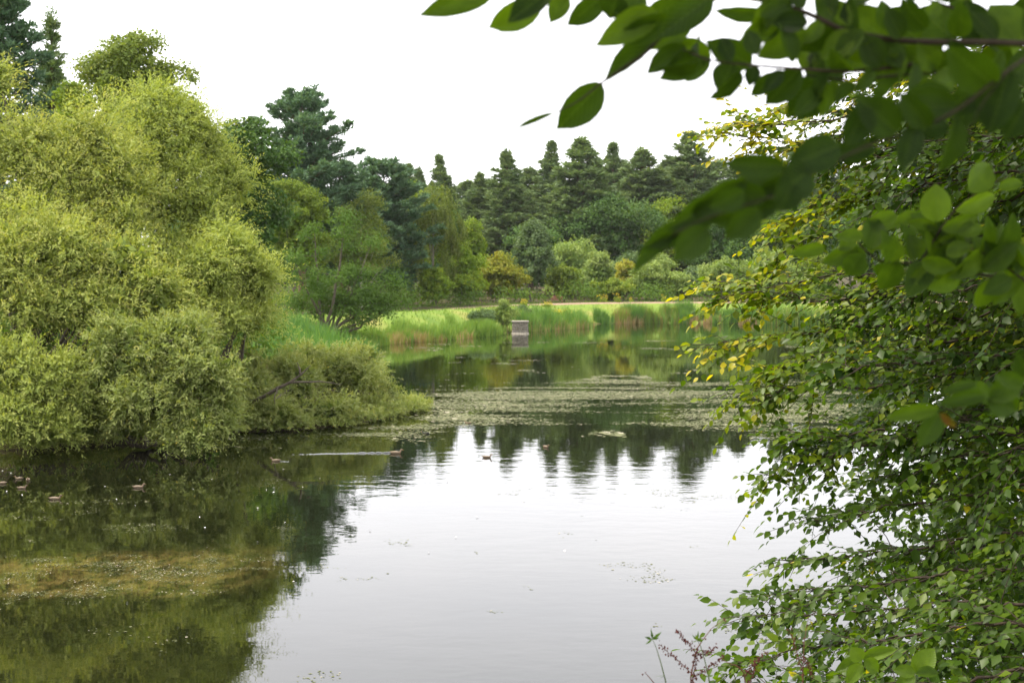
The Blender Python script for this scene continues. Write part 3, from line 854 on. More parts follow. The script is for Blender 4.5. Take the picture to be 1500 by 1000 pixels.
willow('willow_shrub', 83, [(200, 515, 43, 62, 55), (265, 500, 43, 55, 48), (305, 555, 42.5, 45, 52), (235, 575, 42.5, 60, 52), (150, 560, 43, 45, 48), (290, 625, 42, 46, 36), (325, 600, 42.5, 24, 40), (265, 640, 42, 35, 22), (195, 612, 43, 40, 36), (130, 610, 43.5, 40, 36)],
       5400, 'willow_grey', 'low sage-green willow bush arching over the dark water', (215, 44.5), cat='bush', n2=18, SL=0.7, t0=0.1)
willow('willow_shrub', 84, [(5, 540, 42, 55, 55), (65, 560, 42, 55, 50), (15, 615, 41, 45, 38), (75, 625, 41.5, 48, 36), (-50, 585, 42, 50, 60), (110, 590, 42.5, 30, 40)],
       4600, 'willow', 'drooping willow bush at the left edge above the dark water', (40, 45.5), cat='bush', n2=16, SL=0.7, t0=0.0, t1=0.85)
willow('willow_shrub', 85, [(370, 575, 51, 40, 42), (430, 560, 53, 50, 45), (500, 552, 55.5, 50, 40), (548, 575, 57, 36, 28), (395, 608, 50, 50, 24), (470, 605, 51.5, 55, 22), (540, 603, 54.5, 42, 15), (470, 525, 58, 45, 20), (588, 600, 57, 20, 9), (345, 610, 49.5, 30, 26), (360, 540, 54, 30, 30), (530, 520, 60, 24, 16)],
       5600, 'willow_grey', 'spreading grey-green willow bush on the tip of the spit', (440, 55), cat='bush', n2=14, SL=0.62, t0=0.2)

# dead branch lying out of the bush on the spit
def dead_branch():
    g = Geo()
    rng = np.random.default_rng(9)
    pl = np.array([P(362, 592, 50.2), P(385, 582, 49.5), P(408, 568, 49.2), P(425, 560, 49.0), P(440, 549, 49.0), P(455, 535, 49.1)])
    base = pl[0].copy()
    o = thing('dead_branch', base, 'bare brown dead branch sticking out of the bush on the spit', 'branch')
    tube(g, pl, np.array((0.085, 0.08, 0.065, 0.05, 0.035, 0.012)), 7)
    link('limb', g.mesh('limb', M['bark'], True, off=base), o)
    for a, b in [((425, 560, 49.0), (500, 565, 49.3)), ((440, 549, 49.0), (436, 531, 49.0)), ((408, 568, 49.2), (402, 590, 48.9))]:
        g = Geo()
        tube(g, bez(P(*a), P(*b), (0, 0, 0.08), 6, rng, 0.03), np.linspace(0.045, 0.012, 6), 5)
        link('side_branch', g.mesh('side_branch', M['bark'], True, off=base), o)
dead_branch()

# ------------------------------------------------------------------ reeds, grass, undergrowth (uncountable)
def blades(g, B, H, Wd, lean, T, rng):
    n = len(B)
    a = rng.uniform(0, 2 * np.pi, n)
    dx = np.stack([np.cos(a), np.sin(a), np.zeros(n)], axis=1)
    b = rng.uniform(0, 2 * np.pi, n)
    sx = np.stack([np.cos(b), np.sin(b), np.zeros(n)], axis=1)
    up = np.array((0, 0, 1.0))
    p1 = B + up * (H * 0.55)[:, None] + dx * (H * lean * 0.25)[:, None]
    p2 = B + up * H[:, None] + dx * (H * lean)[:, None]
    w = Wd[:, None] * sx * 0.5
    V = np.stack([B - w, B + w, p1 + w * 0.8, p1 - w * 0.8, p2 + w * 0.12, p2 - w * 0.12], axis=1).reshape(-1, 3)
    i = np.arange(n)[:, None] * 6
    Fq = np.concatenate([i + np.array([[0, 1, 2, 3]]), i + np.array([[3, 2, 4, 5]])])
    tv = np.stack([T + 0.0, T, T, T, T, T], axis=1).ravel()
    g.add(V, Fq, np.clip(tv, 0, 1))

def reed_zone(rng, g, n, px0, px1, off0, off1, h0, h1, t0, t1, wd=0.06):
    """clumped reeds along the far shore between two photo columns"""
    segs = []
    fs = SH[14:29]
    u = np.linspace(0, len(fs) - 1, 900)
    sx_ = np.interp(u, np.arange(len(fs)), fs[:, 0]); sy_ = np.interp(u, np.arange(len(fs)), fs[:, 1])
    pxs = 750 + F * sx_ / sy_
    ok = np.where((pxs >= px0) & (pxs <= px1))[0]
    k = rng.choice(ok, n * 3)
    tx_, ty_ = np.gradient(sx_)[k], np.gradient(sy_)[k]
    ll = np.hypot(tx_, ty_)
    nx_, ny_ = -ty_ / ll, tx_ / ll
    o = rng.uniform(off0, off1, n * 3)
    X = sx_[k] + nx_ * o + rng.normal(0, 0.15, n * 3); Y = sy_[k] + ny_ * o + rng.normal(0, 0.15, n * 3)
    dens = fbm(X * 0.5 + px0, Y * 0.5, 3)
    keep = np.where(dens > 0.40 + 0.2 * rng.random(n * 3))[0][:n]
    X, Y, dens = X[keep], Y[keep], dens[keep]
    Z = np.maximum(terrain(X, Y), -0.3)
    m = len(X)
    T = t0 + (t1 - t0) * rng.random(m)
    H = rng.uniform(h0, h1, m) * (0.6 + 0.8 * (dens - 0.4) / 0.3).clip(0.6, 1.3)
    blades(g, np.stack([X, Y, Z], axis=1), H, np.full(m, wd) * rng.uniform(0.7, 1.3, m), rng.uniform(0.05, 0.35, m), T, rng)

rng = np.random.default_rng(91)
g = Geo()
reed_zone(rng, g, 4500, 548, 700, -0.6, 2.6, 0.6, 1.25, 0.3, 0.66)
reed_zone(rng, g, 1200, 560, 700, -0.8, 0.6, 0.5, 0.9, 0.6, 1.0)
reed_zone(rng, g, 2500, 690, 722, -1.2, 2.5, 0.9, 1.5, 0.35, 0.6)
reed_zone(rng, g, 900, 716, 752, -0.6, 1.5, 0.8, 1.5, 0.4, 0.95)
reed_zone(rng, g, 3600, 775, 862, -0.8, 2.2, 0.9, 1.8, 0.1, 0.55)
reed_zone(rng, g, 900, 775, 862, -1.0, 0.6, 0.6, 1.2, 0.6, 1.0)
reed_zone(rng, g, 700, 880, 905, -0.5, 1.6, 1.0, 1.7, 0.0, 0.45)
reed_zone(rng, g, 1200, 905, 926, -0.6, 1.5, 0.9, 1.8, 0.45, 0.88)
reed_zone(rng, g, 1500, 922, 945, -0.6, 1.8, 1.2, 2.0, 0.0, 0.45)
reed_zone(rng, g, 2300, 940, 1000, -0.6, 1.8, 0.9, 2.0, 0.2, 0.84)
reed_zone(rng, g, 4600, 995, 1110, -0.8, 2.2, 1.0, 2.1, 0.0, 0.55)
reed_zone(rng, g, 1200, 900, 1110, -1.0, 0.4, 0.5, 1.1, 0.75, 1.0)
reed_zone(rng, g, 2500, 1110, 1330, -0.8, 2.2, 1.0, 2.0, 0.0, 0.8)
link('reed_bed', g.mesh('reed_bed', M['reed']), None, 'tall green and rusty brown reeds along the far waterline', 'reeds', kind='stuff')
# reeds behind the willow spit
g = Geo()
n = 7000
X = rng.uniform(-19.5, -8.8, n); Y = rng.uniform(64, 108, n)
sdv = poly_sd(X, Y, SH)
keep = (sdv > -0.5) & (sdv < 6.5) & (fbm(X * 0.4, Y * 0.4, 3) > 0.36)
X, Y = X[keep], Y[keep]; m = len(X)
blades(g, np.stack([X, Y, terrain(X, Y)], axis=1), rng.uniform(0.5, 1.2, m) * (0.5 + 1.0 * fbm(X * 0.5 + 7, Y * 0.5, 3)), rng.uniform(0.04, 0.08, m), rng.uniform(0.05, 0.6, m), np.clip(rng.normal(0.18, 0.16, m), 0, 0.75), rng)
link('reed_bed', g.mesh('reed_bed', M['reed']), None, 'deep green reeds between the big willow and the leaning alder', 'reeds', kind='stuff')
# bank grass
g = Geo()
n = 60000
X = rng.uniform(-24, 62, n); Y = rng.uniform(100, 200, n)
sdv = poly_sd(X, Y, SH)
pd = np.full(n, 1e9)
for i in range(0, 220, 3):
    pd = np.minimum(pd, (X - PX[i]) ** 2 + (Y - PY[i]) ** 2)
keep = (sdv > 0.2) & (sdv < 22) & (pd > 2.3 ** 2)
X, Y = X[keep], Y[keep]; m = len(X); pdk = np.sqrt(pd[keep])
dry = fbm(X * 0.18, Y * 0.18, 3)
blades(g, np.stack([X, Y, terrain(X, Y)], axis=1), rng.uniform(0.10, 0.34, m) * np.clip((pdk - 1.6) / 4, 0.15, 1), rng.uniform(0.04, 0.08, m), rng.uniform(0.1, 0.7, m), np.clip((dry - 0.36) * 1.3 + rng.normal(0, 0.14, m), 0, 1), rng)
link('bank_grass', g.mesh('bank_grass', M['grass']), None, 'rough green and dry grass on the far bank below the path', 'grass', kind='stuff')
# undergrowth behind the path
g = Geo()
n = 520
u = rng.uniform(0, 219, n)
off = rng.uniform(3.0, 26.0, n)
X = np.interp(u, np.arange(220), PX + nxp * 0) + np.interp(u, np.arange(220), nxp) * off
Y = np.interp(u, np.arange(220), PY) + np.interp(u, np.arange(220), nyp) * off
r = rng.uniform(0.6, 1.9, n)
cz = terrain(X, Y) + r * rng.uniform(0.3, 1.6, n)
clump_leaves(rng, g, np.stack([X, Y, cz], axis=1), r, 36000, 0.30, 0.20, t0=0, t1=0.9)
link('undergrowth', g.mesh('undergrowth', M['broad']), None, 'shaded leafy undergrowth at the foot of the trees beyond the path', 'undergrowth', kind='stuff')
# shaded brush under the willows on the left bank
g = Geo()
n = 420
X = rng.uniform(-32, -10, n); Y = rng.uniform(45.5, 62, n)
sdv = poly_sd(X, Y, SH)
k = (sdv > 0.6)
X, Y = X[k], Y[k]; n = len(X)
r = rng.uniform(0.5, 1.1, n)
clump_leaves(rng, g, np.stack([X, Y, terrain(X, Y) + r * rng.uniform(0.3, 2.0, n)], axis=1), r, 18000, 0.28, 0.16, t0=0, t1=0.7)
link('undergrowth', g.mesh('undergrowth', M['broad']), None, 'dark brush under the willows on the left bank', 'undergrowth', kind='stuff')
# low herbs that trail over the edge of the spit
g = Geo()
fs = SH[0:11]
u = np.linspace(0, len(fs) - 1.001, 700)
hx = np.interp(u, np.arange(len(fs)), fs[:, 0]); hy = np.interp(u, np.arange(len(fs)), fs[:, 1])
n = 900
k = rng.integers(0, 700, n)
X = hx[k] + rng.normal(0, 0.25, n); Y = hy[k] + rng.uniform(-0.45, 0.9, n)
r = rng.uniform(0.14, 0.36, n)
Z = np.maximum(terrain(X, Y), 0.0) + r * 0.5
shoots(rng, g, np.stack([X, Y, Z], axis=1), r, 3800, 8, 0.38, 0.13, 0.045, up=0.5, droop=0.4, t0=0.0, t1=1.05, zmin=-0.2)
V = g.V[0]; V[:, 2] = np.maximum(V[:, 2], 0.02)
link('waterside_herbs', g.mesh('waterside_herbs', M['willow_grey']), None, 'low tangled herbs trailing over the water along the spit', 'herbs', kind='stuff')
# distant wood on the skyline
g = Geo()
n = 420
X = rng.uniform(-170, 240, n); Y = rng.uniform(330, 400, n)
r = rng.uniform(2.5, 5.5, n)
cz = terrain(X, Y) + rng.uniform(0, 1, n) ** 0.7 * (16 + 4 * fbm(X * 0.02, Y * 0.02, 2))
clump_leaves(rng, g, np.stack([X, Y, cz], axis=1), r, 16000, 1.9, 1.5, t0=0, t1=0.7)
link('distant_wood', g.mesh('distant_wood', M['dark']), None, 'distant dark wood showing low on the skyline between the pines', 'wood', kind='stuff')

# shore shrubs and flowering clumps on the far bank
broad_tree('willow_shrub', 62, 708, 139, 452, 56, 'grey', 'rounded grey-green shrub overhanging the water left of the stone pier', 7000, 0.16, bottom=0.0, cat='bush', r0=0.05)
broad_tree('willow_shrub', 63, 738, 143, 436, 44, 'pale', 'upright feathery shrub just behind the stone pier', 6000, 0.15, bottom=0.0, cat='bush', r0=0.05, t0=0.2)
broad_tree('willow_shrub', 64, 764, 150, 447, 30, 'grey', 'small grey-green shrub behind the right side of the stone pier', 4000, 0.15, bottom=0.0, cat='bush', r0=0.05)

def ragwort(seed, px, d, hpx, wpx, label):
    rng = np.random.default_rng(seed)
    x = (px - 750) / F * d; zb = tz(x, d)
    base = np.array((x, d, zb)); H = hpx / F * d; R = wpx / F * d / 2
    t = thing('ragwort_clump', base, label, 'flowering plant', 'ragwort clumps along the far bank')
    gs, gl, gf = Geo(), Geo(), Geo()
    for k in range(max(5, int(wpx))):
        e = np.array((rng.normal(0, R * 0.6), rng.normal(0, R * 0.5), H * rng.uniform(0.6, 1.05)))
        b = e * np.array((0.4, 0.4, 0)) + np.array((0, 0, -0.05))
        tube(gs, bez(b, e, (0, 0, 0), 4, rng, 0.02), np.linspace(0.022, 0.012, 4), 4)
        clump_leaves(rng, gl, np.array([b * 0.4 + e * 0.55, b * 0.6 + e * 0.3]), np.array((0.18, 0.22)), 36, 0.14, 0.07, t0=0.3)
        clump_leaves(rng, gf, np.array([e, e - np.array((0, 0, 0.14))]), np.array((0.10, 0.09)), 12, 0.08, 0.08, up=1.0)
    link('stem', gs.mesh('stem', M['stalk'], True), t)
    link('foliage', gl.mesh('foliage', M['lime']), t)
    link('flower_heads', gf.mesh('flower_heads', M['flower']), t)
    t.children[0]['kind'] = 'stuff'; t.children[2]['kind'] = 'stuff'
for i, a in enumerate([(768, 166, 10, 12, 'tiny ragwort clump above the right side of the stone pier'),
                       (801, 168, 9, 16, 'yellow ragwort clump left of the bench'), (823, 164, 11, 26, 'largest yellow ragwort clump, in front of the bench'),
                       (884, 184, 13, 14, 'yellow ragwort clump on the bank below the olive bush'), (905, 184, 15, 9, 'thin tall ragwort plant just left of the pale young maple'),
                       (925, 186, 9, 6, 'lone small ragwort on the path edge beneath the pale young maple'), (972, 186, 12, 6, 'lone ragwort stalk at the path edge furthest right')]):
    ragwort(100 + i, *a)

# ------------------------------------------------------------------ stone pier, bench
def box(g, c, s, rot=0.0, jit=0.0, rng=None, bev=0.03):
    """chamfered block"""
    hx, hy, hz = [v / 2 for v in s]
    b = min(bev, hx * 0.4, hy * 0.4, hz * 0.4)
    ring = []
    for z, inset in ((-hz, b), (-hz + b, 0), (hz - b, 0), (hz, b)):
        x, y = hx - inset, hy - inset
        ring.append([(-x + b, -y, z), (x - b, -y, z), (x, -y + b, z), (x, y - b, z), (x - b, y, z), (-x + b, y, z), (-x, y - b, z), (-x, -y + b, z)])
    V = np.array(ring).reshape(-1, 3)
    if rng is not None and jit: V = V + rng.normal(0, jit, V.shape)
    cr, sr = math.cos(rot), math.sin(rot)
    V = V @ np.array([[cr, sr, 0], [-sr, cr, 0], [0, 0, 1]]) + np.asarray(c)
    Fq = []
    for i in range(3):
        for j in range(8):
            Fq.append((i * 8 + j, i * 8 + (j + 1) % 8, (i + 1) * 8 + (j + 1) % 8, (i + 1) * 8 + j))
    for o in (0, 24):
        f = [(0, 1, 2, 7), (2, 3, 6, 7), (3, 4, 5, 6)]
        for a in f:
            Fq.append(tuple(o + v for v in (a if o else a[::-1])))
    g.add(V, Fq)

rng = np.random.default_rng(120)
pc = W(762, 489)
pier = thing('stone_pier', (pc[0], pc[1] + 0.7, 0), 'square stone outlet pier standing in the water at the reed edge', 'stone pier')
wid, dep = 1.66, 1.5
def stone(nm, c, s, mat, jit=0.008):
    g = Geo(); box(g, (0, 0, 0), s, 0, jit, rng, 0.025)
    o = link(nm, g.mesh(nm, M[mat]), pier); o.location = c
stone('footing', (0, 0, -0.28), (wid + 0.06, dep + 0.06, 0.84), 'stone_pale')
z = 0.15
for rowi, (hh, cnt) in enumerate([(0.20, 2), (0.20, 3), (0.20, 3), (0.20, 2), (0.20, 3)]):
    cuts = np.sort(np.concatenate([[0, 1], (np.arange(1, cnt) + rng.uniform(-0.2, 0.2, cnt - 1)) / cnt]))
    for k in range(cnt):
        w_ = (cuts[k + 1] - cuts[k]) * wid
        stone('stone', (-wid / 2 + (cuts[k] + cuts[k + 1]) / 2 * wid, 0, z + hh / 2), (w_ - 0.025, dep + rng.uniform(-0.03, 0.01), hh - 0.02), 'stone' if rowi else 'stone_pale')
    z += hh
stone('cap_slab', (0, 0, z + 0.09), (wid + 0.10, dep + 0.10, 0.17), 'stone_pale')

def bench():
    d = 187.0
    x = (816 - 750) / F * d
    zb = tz(x, d)
    b = thing('bench', (x, d, zb), 'red-brown wooden bench half hidden behind the ragwort by the path', 'bench')
    def slat(nm, c, s, rx=0):
        g = Geo(); box(g, (0, 0, 0), s, 0, 0, None, 0.008)
        o = link(nm, g.mesh(nm, M['bench']), b); o.location = c; o.rotation_euler = (rx, 0, 0)
    for i in range(4): slat('seat_slat', (0, -0.18 + 0.13 * i, 0.46), (1.6, 0.11, 0.04))
    for i in range(4): slat('backrest_slat', (0, 0.34 + 0.02 * i, 0.62 + 0.13 * i), (1.6, 0.04, 0.11), -0.15)
    for sx_ in (-0.72, 0.72):
        slat('leg', (sx_, -0.2, 0.22), (0.08, 0.08, 0.46))
        slat('leg', (sx_, 0.32, 0.5), (0.08, 0.08, 1.06), -0.1)
        slat('armrest', (sx_, 0.04, 0.68), (0.09, 0.56, 0.04))
        slat('arm_post', (sx_, -0.2, 0.56), (0.07, 0.07, 0.2))
    b.rotation_euler = (0, 0, 0)
bench()

# ------------------------------------------------------------------ floating weed
def inpoly(X, Y, poly):
    return poly_sd(X, Y, np.array(poly)) < 0
def flakes(g, X, Y, S, T, rng, z0=0.006, tilt=0.05):
    n = len(X)
    a = rng.uniform(0, np.pi, n)
    e = rng.uniform(0.35, 1.0, n)
    c, s = np.cos(a), np.sin(a)
    Vs = []
    for u, v in ((-1, 0), (0, -1), (1, 0), (0, 1)):
        uu = u * rng.uniform(0.6, 1.2, n); vv = v * e * rng.uniform(0.6, 1.2, n)
        Vs.append(np.stack([X + S * (uu * c - vv * s), Y + S * (uu * s + vv * c), z0 + tilt * S * rng.random(n)], axis=1))
    g.add(np.stack(Vs, axis=1).reshape(-1, 3), np.arange(n * 4).reshape(n, 4), np.repeat(T, 4))

rng = np.random.default_rng(130)
g = Geo()
poly = [tuple(W(*p)) for p in [(575, 636), (640, 612), (600, 588), (650, 574), (720, 560), (860, 556), (1000, 560), (1200, 556), (1260, 600), (1260, 648), (1100, 640), (980, 624), (900, 608), (760, 612), (680, 622), (600, 648)]]
n = 420000
X = rng.uniform(-12, 30, n); Y = rng.uniform(44, 84, n)
den = 0.65 * fbm(X * 0.22 + 3, Y * 0.85, 5) + 0.35 * fbm(X * 0.12 + 8, Y * 0.2, 3)
sdp = poly_sd(X, Y, np.array(poly))
thr = 0.520 + 0.30 * sstep(sdp, -2.5, 3.5) + rng.normal(0, 0.075, n)
keep = (den > thr)
X, Y = X[keep], Y[keep]; m = len(X)
print('weed flakes', m)
flakes(g, X, Y, rng.uniform(0.03, 0.10, m), np.clip(rng.normal(0.62, 0.2, m), 0, 0.95), rng, tilt=0.12)
# pale scum off the end of the spit
n = 40000
X = rng.uniform(-8, 4, n); Y = rng.uniform(47, 66, n)
poly2 = [tuple(W(*p)) for p in [(560, 632), (640, 610), (620, 596), (700, 584), (760, 600), (690, 615), (640, 630), (580, 650)]]
sdp = poly_sd(X, Y, np.array(poly2))
keep = (fbm(X * 0.35 + 9, Y * 0.35, 4) > 0.50 + 0.35 * sstep(sdp, -1.5, 1.5) + rng.normal(0, 0.07, n))
X, Y = X[keep], Y[keep]; m = len(X)
flakes(g, X, Y, rng.uniform(0.05, 0.16, m), np.clip(rng.normal(0.72, 0.15, m), 0, 1), rng, tilt=0.12)
# thin far patch and streaks
poly3 = [tuple(W(*p)) for p in [(850, 556), (880, 549), (950, 550), (960, 557), (900, 559)]]
n = 9000
X = rng.uniform(2, 12, n); Y = rng.uniform(70, 82, n)
keep = (poly_sd(X, Y, np.array(poly3)) < -0.1 * rng.random(n)) & (fbm(X * 0.5, Y * 0.9, 4) > 0.50 + rng.normal(0, 0.06, n))
X, Y = X[keep], Y[keep]; m = len(X)
flakes(g, X, Y, rng.uniform(0.05, 0.14, m), np.clip(rng.normal(0.75, 0.15, m), 0, 1), rng)
n = 60000
X = rng.uniform(-16, 40, n); Y = rng.uniform(80, 125, n)
keep = (fbm(X * 0.3, Y * 0.3, 3) > 0.74 + rng.normal(0, 0.03, n)) & (poly_sd(X, Y, SH) < -1)
X, Y = X[keep], Y[keep]; m = len(X)
flakes(g, X, Y, rng.uniform(0.06, 0.15, m), np.clip(rng.normal(0.8, 0.12, m), 0, 1), rng)
link('floating_weed', g.mesh('floating_weed', M['weed']), None, 'pale green floating weed streaked across the middle of the lake', 'pond weed', kind='stuff')
# near-left weed mat and scattered flecks
g = Geo()
n = 150000
X = rng.uniform(-14, -3.0, n); Y = rng.uniform(21, 31, n)
poly4 = [tuple(W(*p)) for p in [(-60, 815), (120, 806), (300, 806), (430, 812), (445, 826), (390, 850), (330, 872), (180, 882), (80, 890), (-60, 900)]]
sdp = poly_sd(X, Y, np.array(poly4))
keep = (0.6 * fbm(X * 1.2, Y * 2.4, 5) + 0.4 * rng.random(n)) > 0.655 + 0.25 * sstep(sdp, -1.0, 0.5)
X, Y = X[keep], Y[keep]; m = len(X)
print('near flakes', m)
flakes(g, X, Y, rng.uniform(0.006, 0.026, m), np.clip(rng.normal(0.5, 0.3, m), 0, 1), rng, 0.004, 0.3)
n = 90000
X = rng.uniform(-13, 12, n); Y = rng.uniform(17, 48, n)
keep = (fbm(X * 0.8 + 40, Y * 0.8, 4) > 0.745 + rng.normal(0, 0.015, n))
X, Y = X[keep], Y[keep]; m = len(X)
print('stray', m)
flakes(g, X, Y, rng.uniform(0.01, 0.035, m), np.clip(rng.normal(0.6, 0.2, m), 0, 1), rng, 0.004, 0.1)
link('floating_weed', g.mesh('floating_weed', M['weed']), None, 'brownish weed and flecks floating in the tree reflection at lower left', 'pond weed', kind='stuff')
g = Geo()
n = 46
X = np.concatenate([rng.uniform(-15, -6, 26), rng.uniform(-9, 2, 20)]); Y = np.concatenate([rng.uniform(33, 42, 26), rng.uniform(24, 38, 20)])
flakes(g, X, Y, rng.uniform(0.018, 0.035, n), np.ones(n), rng, 0.01, 0.6)
link('floating_feathers', g.mesh('floating_feathers', M['white']), None, 'tiny white feathers dotted over the dark water near the ducks', 'feathers', kind='stuff')

# ------------------------------------------------------------------ ducks
def duck_meshes(bodymat, billmat, neck=1.0):
    g = Geo()
    path = [(-0.52, 0.15), (-0.46, 0.13), (-0.36, 0.09), (-0.2, 0.055), (-0.02, 0.045), (0.14, 0.055), (0.235, 0.09), (0.28, 0.15), (0.295, 0.21), (0.315, 0.262), (0.355, 0.288), (0.40, 0.285), (0.435, 0.272)]
    rad = [0.012, 0.045, 0.09, 0.132, 0.148, 0.13, 0.095, 0.062, 0.05, 0.053, 0.06, 0.05, 0.022]
    pts = np.array([(a, 0, b if b < 0.12 else 0.12 + (b - 0.12) * neck) for a, b in path])
    tube(g, pts, np.array(rad), 12)
    V = g.V[0]; V[:, 1] *= 1.12; body = V[:, 0] < 0.2
    V[body, 2] *= 0.92
    me_b = g.mesh('body', bodymat, True)
    g = Geo()
    zz = 0.12 + (0.268 - 0.12) * neck
    tube(g, np.array([(0.42, 0, zz), (0.46, 0, zz - 0.012), (0.50, 0, zz - 0.024), (0.515, 0, zz - 0.028)]), np.array((0.026, 0.024, 0.026, 0.01)), 8)
    V = g.V[0]; V[:, 2] = (V[:, 2] - zz + 0.01) * 0.6 + zz - 0.01
    me_bill = g.mesh('bill', billmat, True)
    ws = []
    for s in (-1, 1):
        g = Geo()
        tube(g, np.array([(0.16, s * 0.10, 0.09), (0.08, s * 0.135, 0.11), (-0.1, s * 0.138, 0.125), (-0.28, s * 0.09, 0.14), (-0.42, s * 0.03, 0.155)]), np.array((0.01, 0.05, 0.058, 0.04, 0.006)), 8)
        ws.append(g.mesh('wing', M['duck_pale'] if bodymat is M['duck'] else bodymat, True))
    g = Geo()
    tube(g, np.array([(-0.44, 0, 0.135), (-0.50, 0, 0.15), (-0.575, 0, 0.165)]), np.array((0.045, 0.04, 0.008)), 8)
    V = g.V[0]; V[:, 2] = 0.15 + (V[:, 2] - 0.15) * 0.45
    me_t = g.mesh('tail', M['white'] if bodymat is not M['duck'] else M['duck_pale'], True)
    return me_b, me_bill, ws, me_t
DUCK = duck_meshes(M['duck'], M['bill'])
HEN = duck_meshes(M['coot'], M['red'])
def place_duck(px, py, lpx, ang, label, ms=DUCK, name='duck', cat='duck', group='brown ducks swimming on the lake'):
    p = W(px, py)
    t = thing(name, (p[0], p[1], 0.0), label, cat, group)
    s = lpx / F * p[1] / 1.05
    t.scale = (s, s, s)
    t.rotation_euler = (0, 0, math.radians(ang))
    link('body', ms[0], t); link('bill', ms[1], t)
    link('wing', ms[2][0], t); link('wing', ms[2][1], t); link('tail', ms[3], t)
place_duck(2, 708, 17, 176, 'brown duck cut off by the left edge of the picture')
place_duck(27, 701, 14, 180, 'brown duck at the back left of the group of four, facing left')
place_duck(41, 703, 15, -75, 'brown duck seen end-on beside the others under the willow')
place_duck(33, 715, 16, 10, 'brown duck at the front of the tight group of four')
place_duck(82, 731, 21, 6, 'nearest brown duck, apart from the group and facing right')
place_duck(204, 714, 20, 12, 'brown duck alone in the dark reflection of the sage willow bush')
place_duck(403, 675, 17, 170, 'brown duck swimming left beneath the spit with a short wake')
place_duck(581, 664, 21, 4, 'brown duck trailing a long pale wake across the lake')
place_duck(714, 670, 17, 3, 'brown duck in the bright open water in the middle of the lake')
place_duck(800, 655, 15, -55, 'small brown duck turned away among the pine reflections')
place_duck(1138, 665, 15, -50, 'brown duck at the right beside the drooping beech twigs')
place_duck(685, 620, 12, 160, 'small dark brown duck resting by the floating weed', group='brown ducks swimming on the lake')
place_duck(623, 635, 13, 170, 'black moorhen off the tip of the spit', HEN, 'moorhen', 'moorhen', None)

# wakes: low ridges of water
def wake(px, py, px2, py2, w, h, label, seed):
    rng = np.random.default_rng(seed)
    a, b = W(px, py), W(px2, py2)
    n = 60
    t = np.linspace(0, 1, n)
    cx = a[0] + (b[0] - a[0]) * t; cy = a[1] + (b[1] - a[1]) * t + np.cumsum(rng.normal(0, 0.012, n))
    prof = np.array((-1, -0.5, 0, 0.5, 1.0)); hz = np.array((-0.2, 0.6, 1.0, 0.6, -0.2))
    amp = (1 - 0.75 * t) * rng.uniform(0.35, 1.1, n)
    ww = w * (0.6 + 1.0 * t)
    V = np.stack([np.repeat(cx, 5), (cy[:, None] + prof[None] * ww[:, None]).ravel(), (0.001 + hz[None] * h * amp[:, None]).ravel()], axis=1)
    Fq = [(i * 5 + j, i * 5 + j + 1, (i + 1) * 5 + j + 1, (i + 1) * 5 + j) for i in range(n - 1) for j in range(4)]
    link('duck_wake', mesh_np('duck_wake', V, Fq, None, M['water'], True), None, label, 'wake', kind='stuff')
wake(572, 663.5, 425, 664.5, 0.16, 0.05, 'long thin wake behind the duck swimming right', 1)
wake(410, 675.5, 424, 676, 0.10, 0.03, 'short wake beside the duck beneath the spit', 2)

# ------------------------------------------------------------------ the beech on the right: sharp middle-distance boughs
LT_x = np.array([0.0, 0.30, 0.64, 1.0])
LT_w = np.array([0.06, 0.90, 0.78, 0.0]) * 0.5
def leaf_template(nseg_x, w, cup=0.16, curl=0.10, wav=0.0):
    V, Fq = [], []
    m = len(nseg_x)
    for i, (x, ww) in enumerate(zip(nseg_x, w)):
        zc = -curl * x * x
        wv = wav * (1 if i % 2 else -1)
        V += [(x, 0, zc), (x - 0.02, ww, zc + cup * ww + wv), (x - 0.02, -ww, zc + cup * ww - wv)]
    for i in range(m - 1):
        a, b = i * 3, (i + 1) * 3
        Fq += [(a, b, b + 1, a + 1), (a, a + 2, b + 2, b)]
    return np.array(V, dtype=float), np.array(Fq)
LV, LF = leaf_template(LT_x, LT_w)
LV3, LF3 = leaf_template(np.array([0.0, 0.45, 1.0]), np.array([0.05, 0.92, 0.0]) * 0.5)

def frame(D, N):
    S = nrm(np.cross(N, D))
    N2 = np.cross(D, S)
    return S, N2

def beech_batch(B, D, N, L, Wf, T, LV=LV, LF=LF):
    S, N2 = frame(D, N)
    V = B[:, None, :] + L[:, None, None] * (LV[None, :, 0:1] * D[:, None, :] + LV[None, :, 1:2] * Wf[:, None, None] * S[:, None, :] + LV[None, :, 2:3] * N2[:, None, :])
    k = len(LV)
    Fq = (np.arange(len(B))[:, None, None] * k + LF[None]).reshape(-1, 4)
    return V.reshape(-1, 3), Fq, np.repeat(T, k)

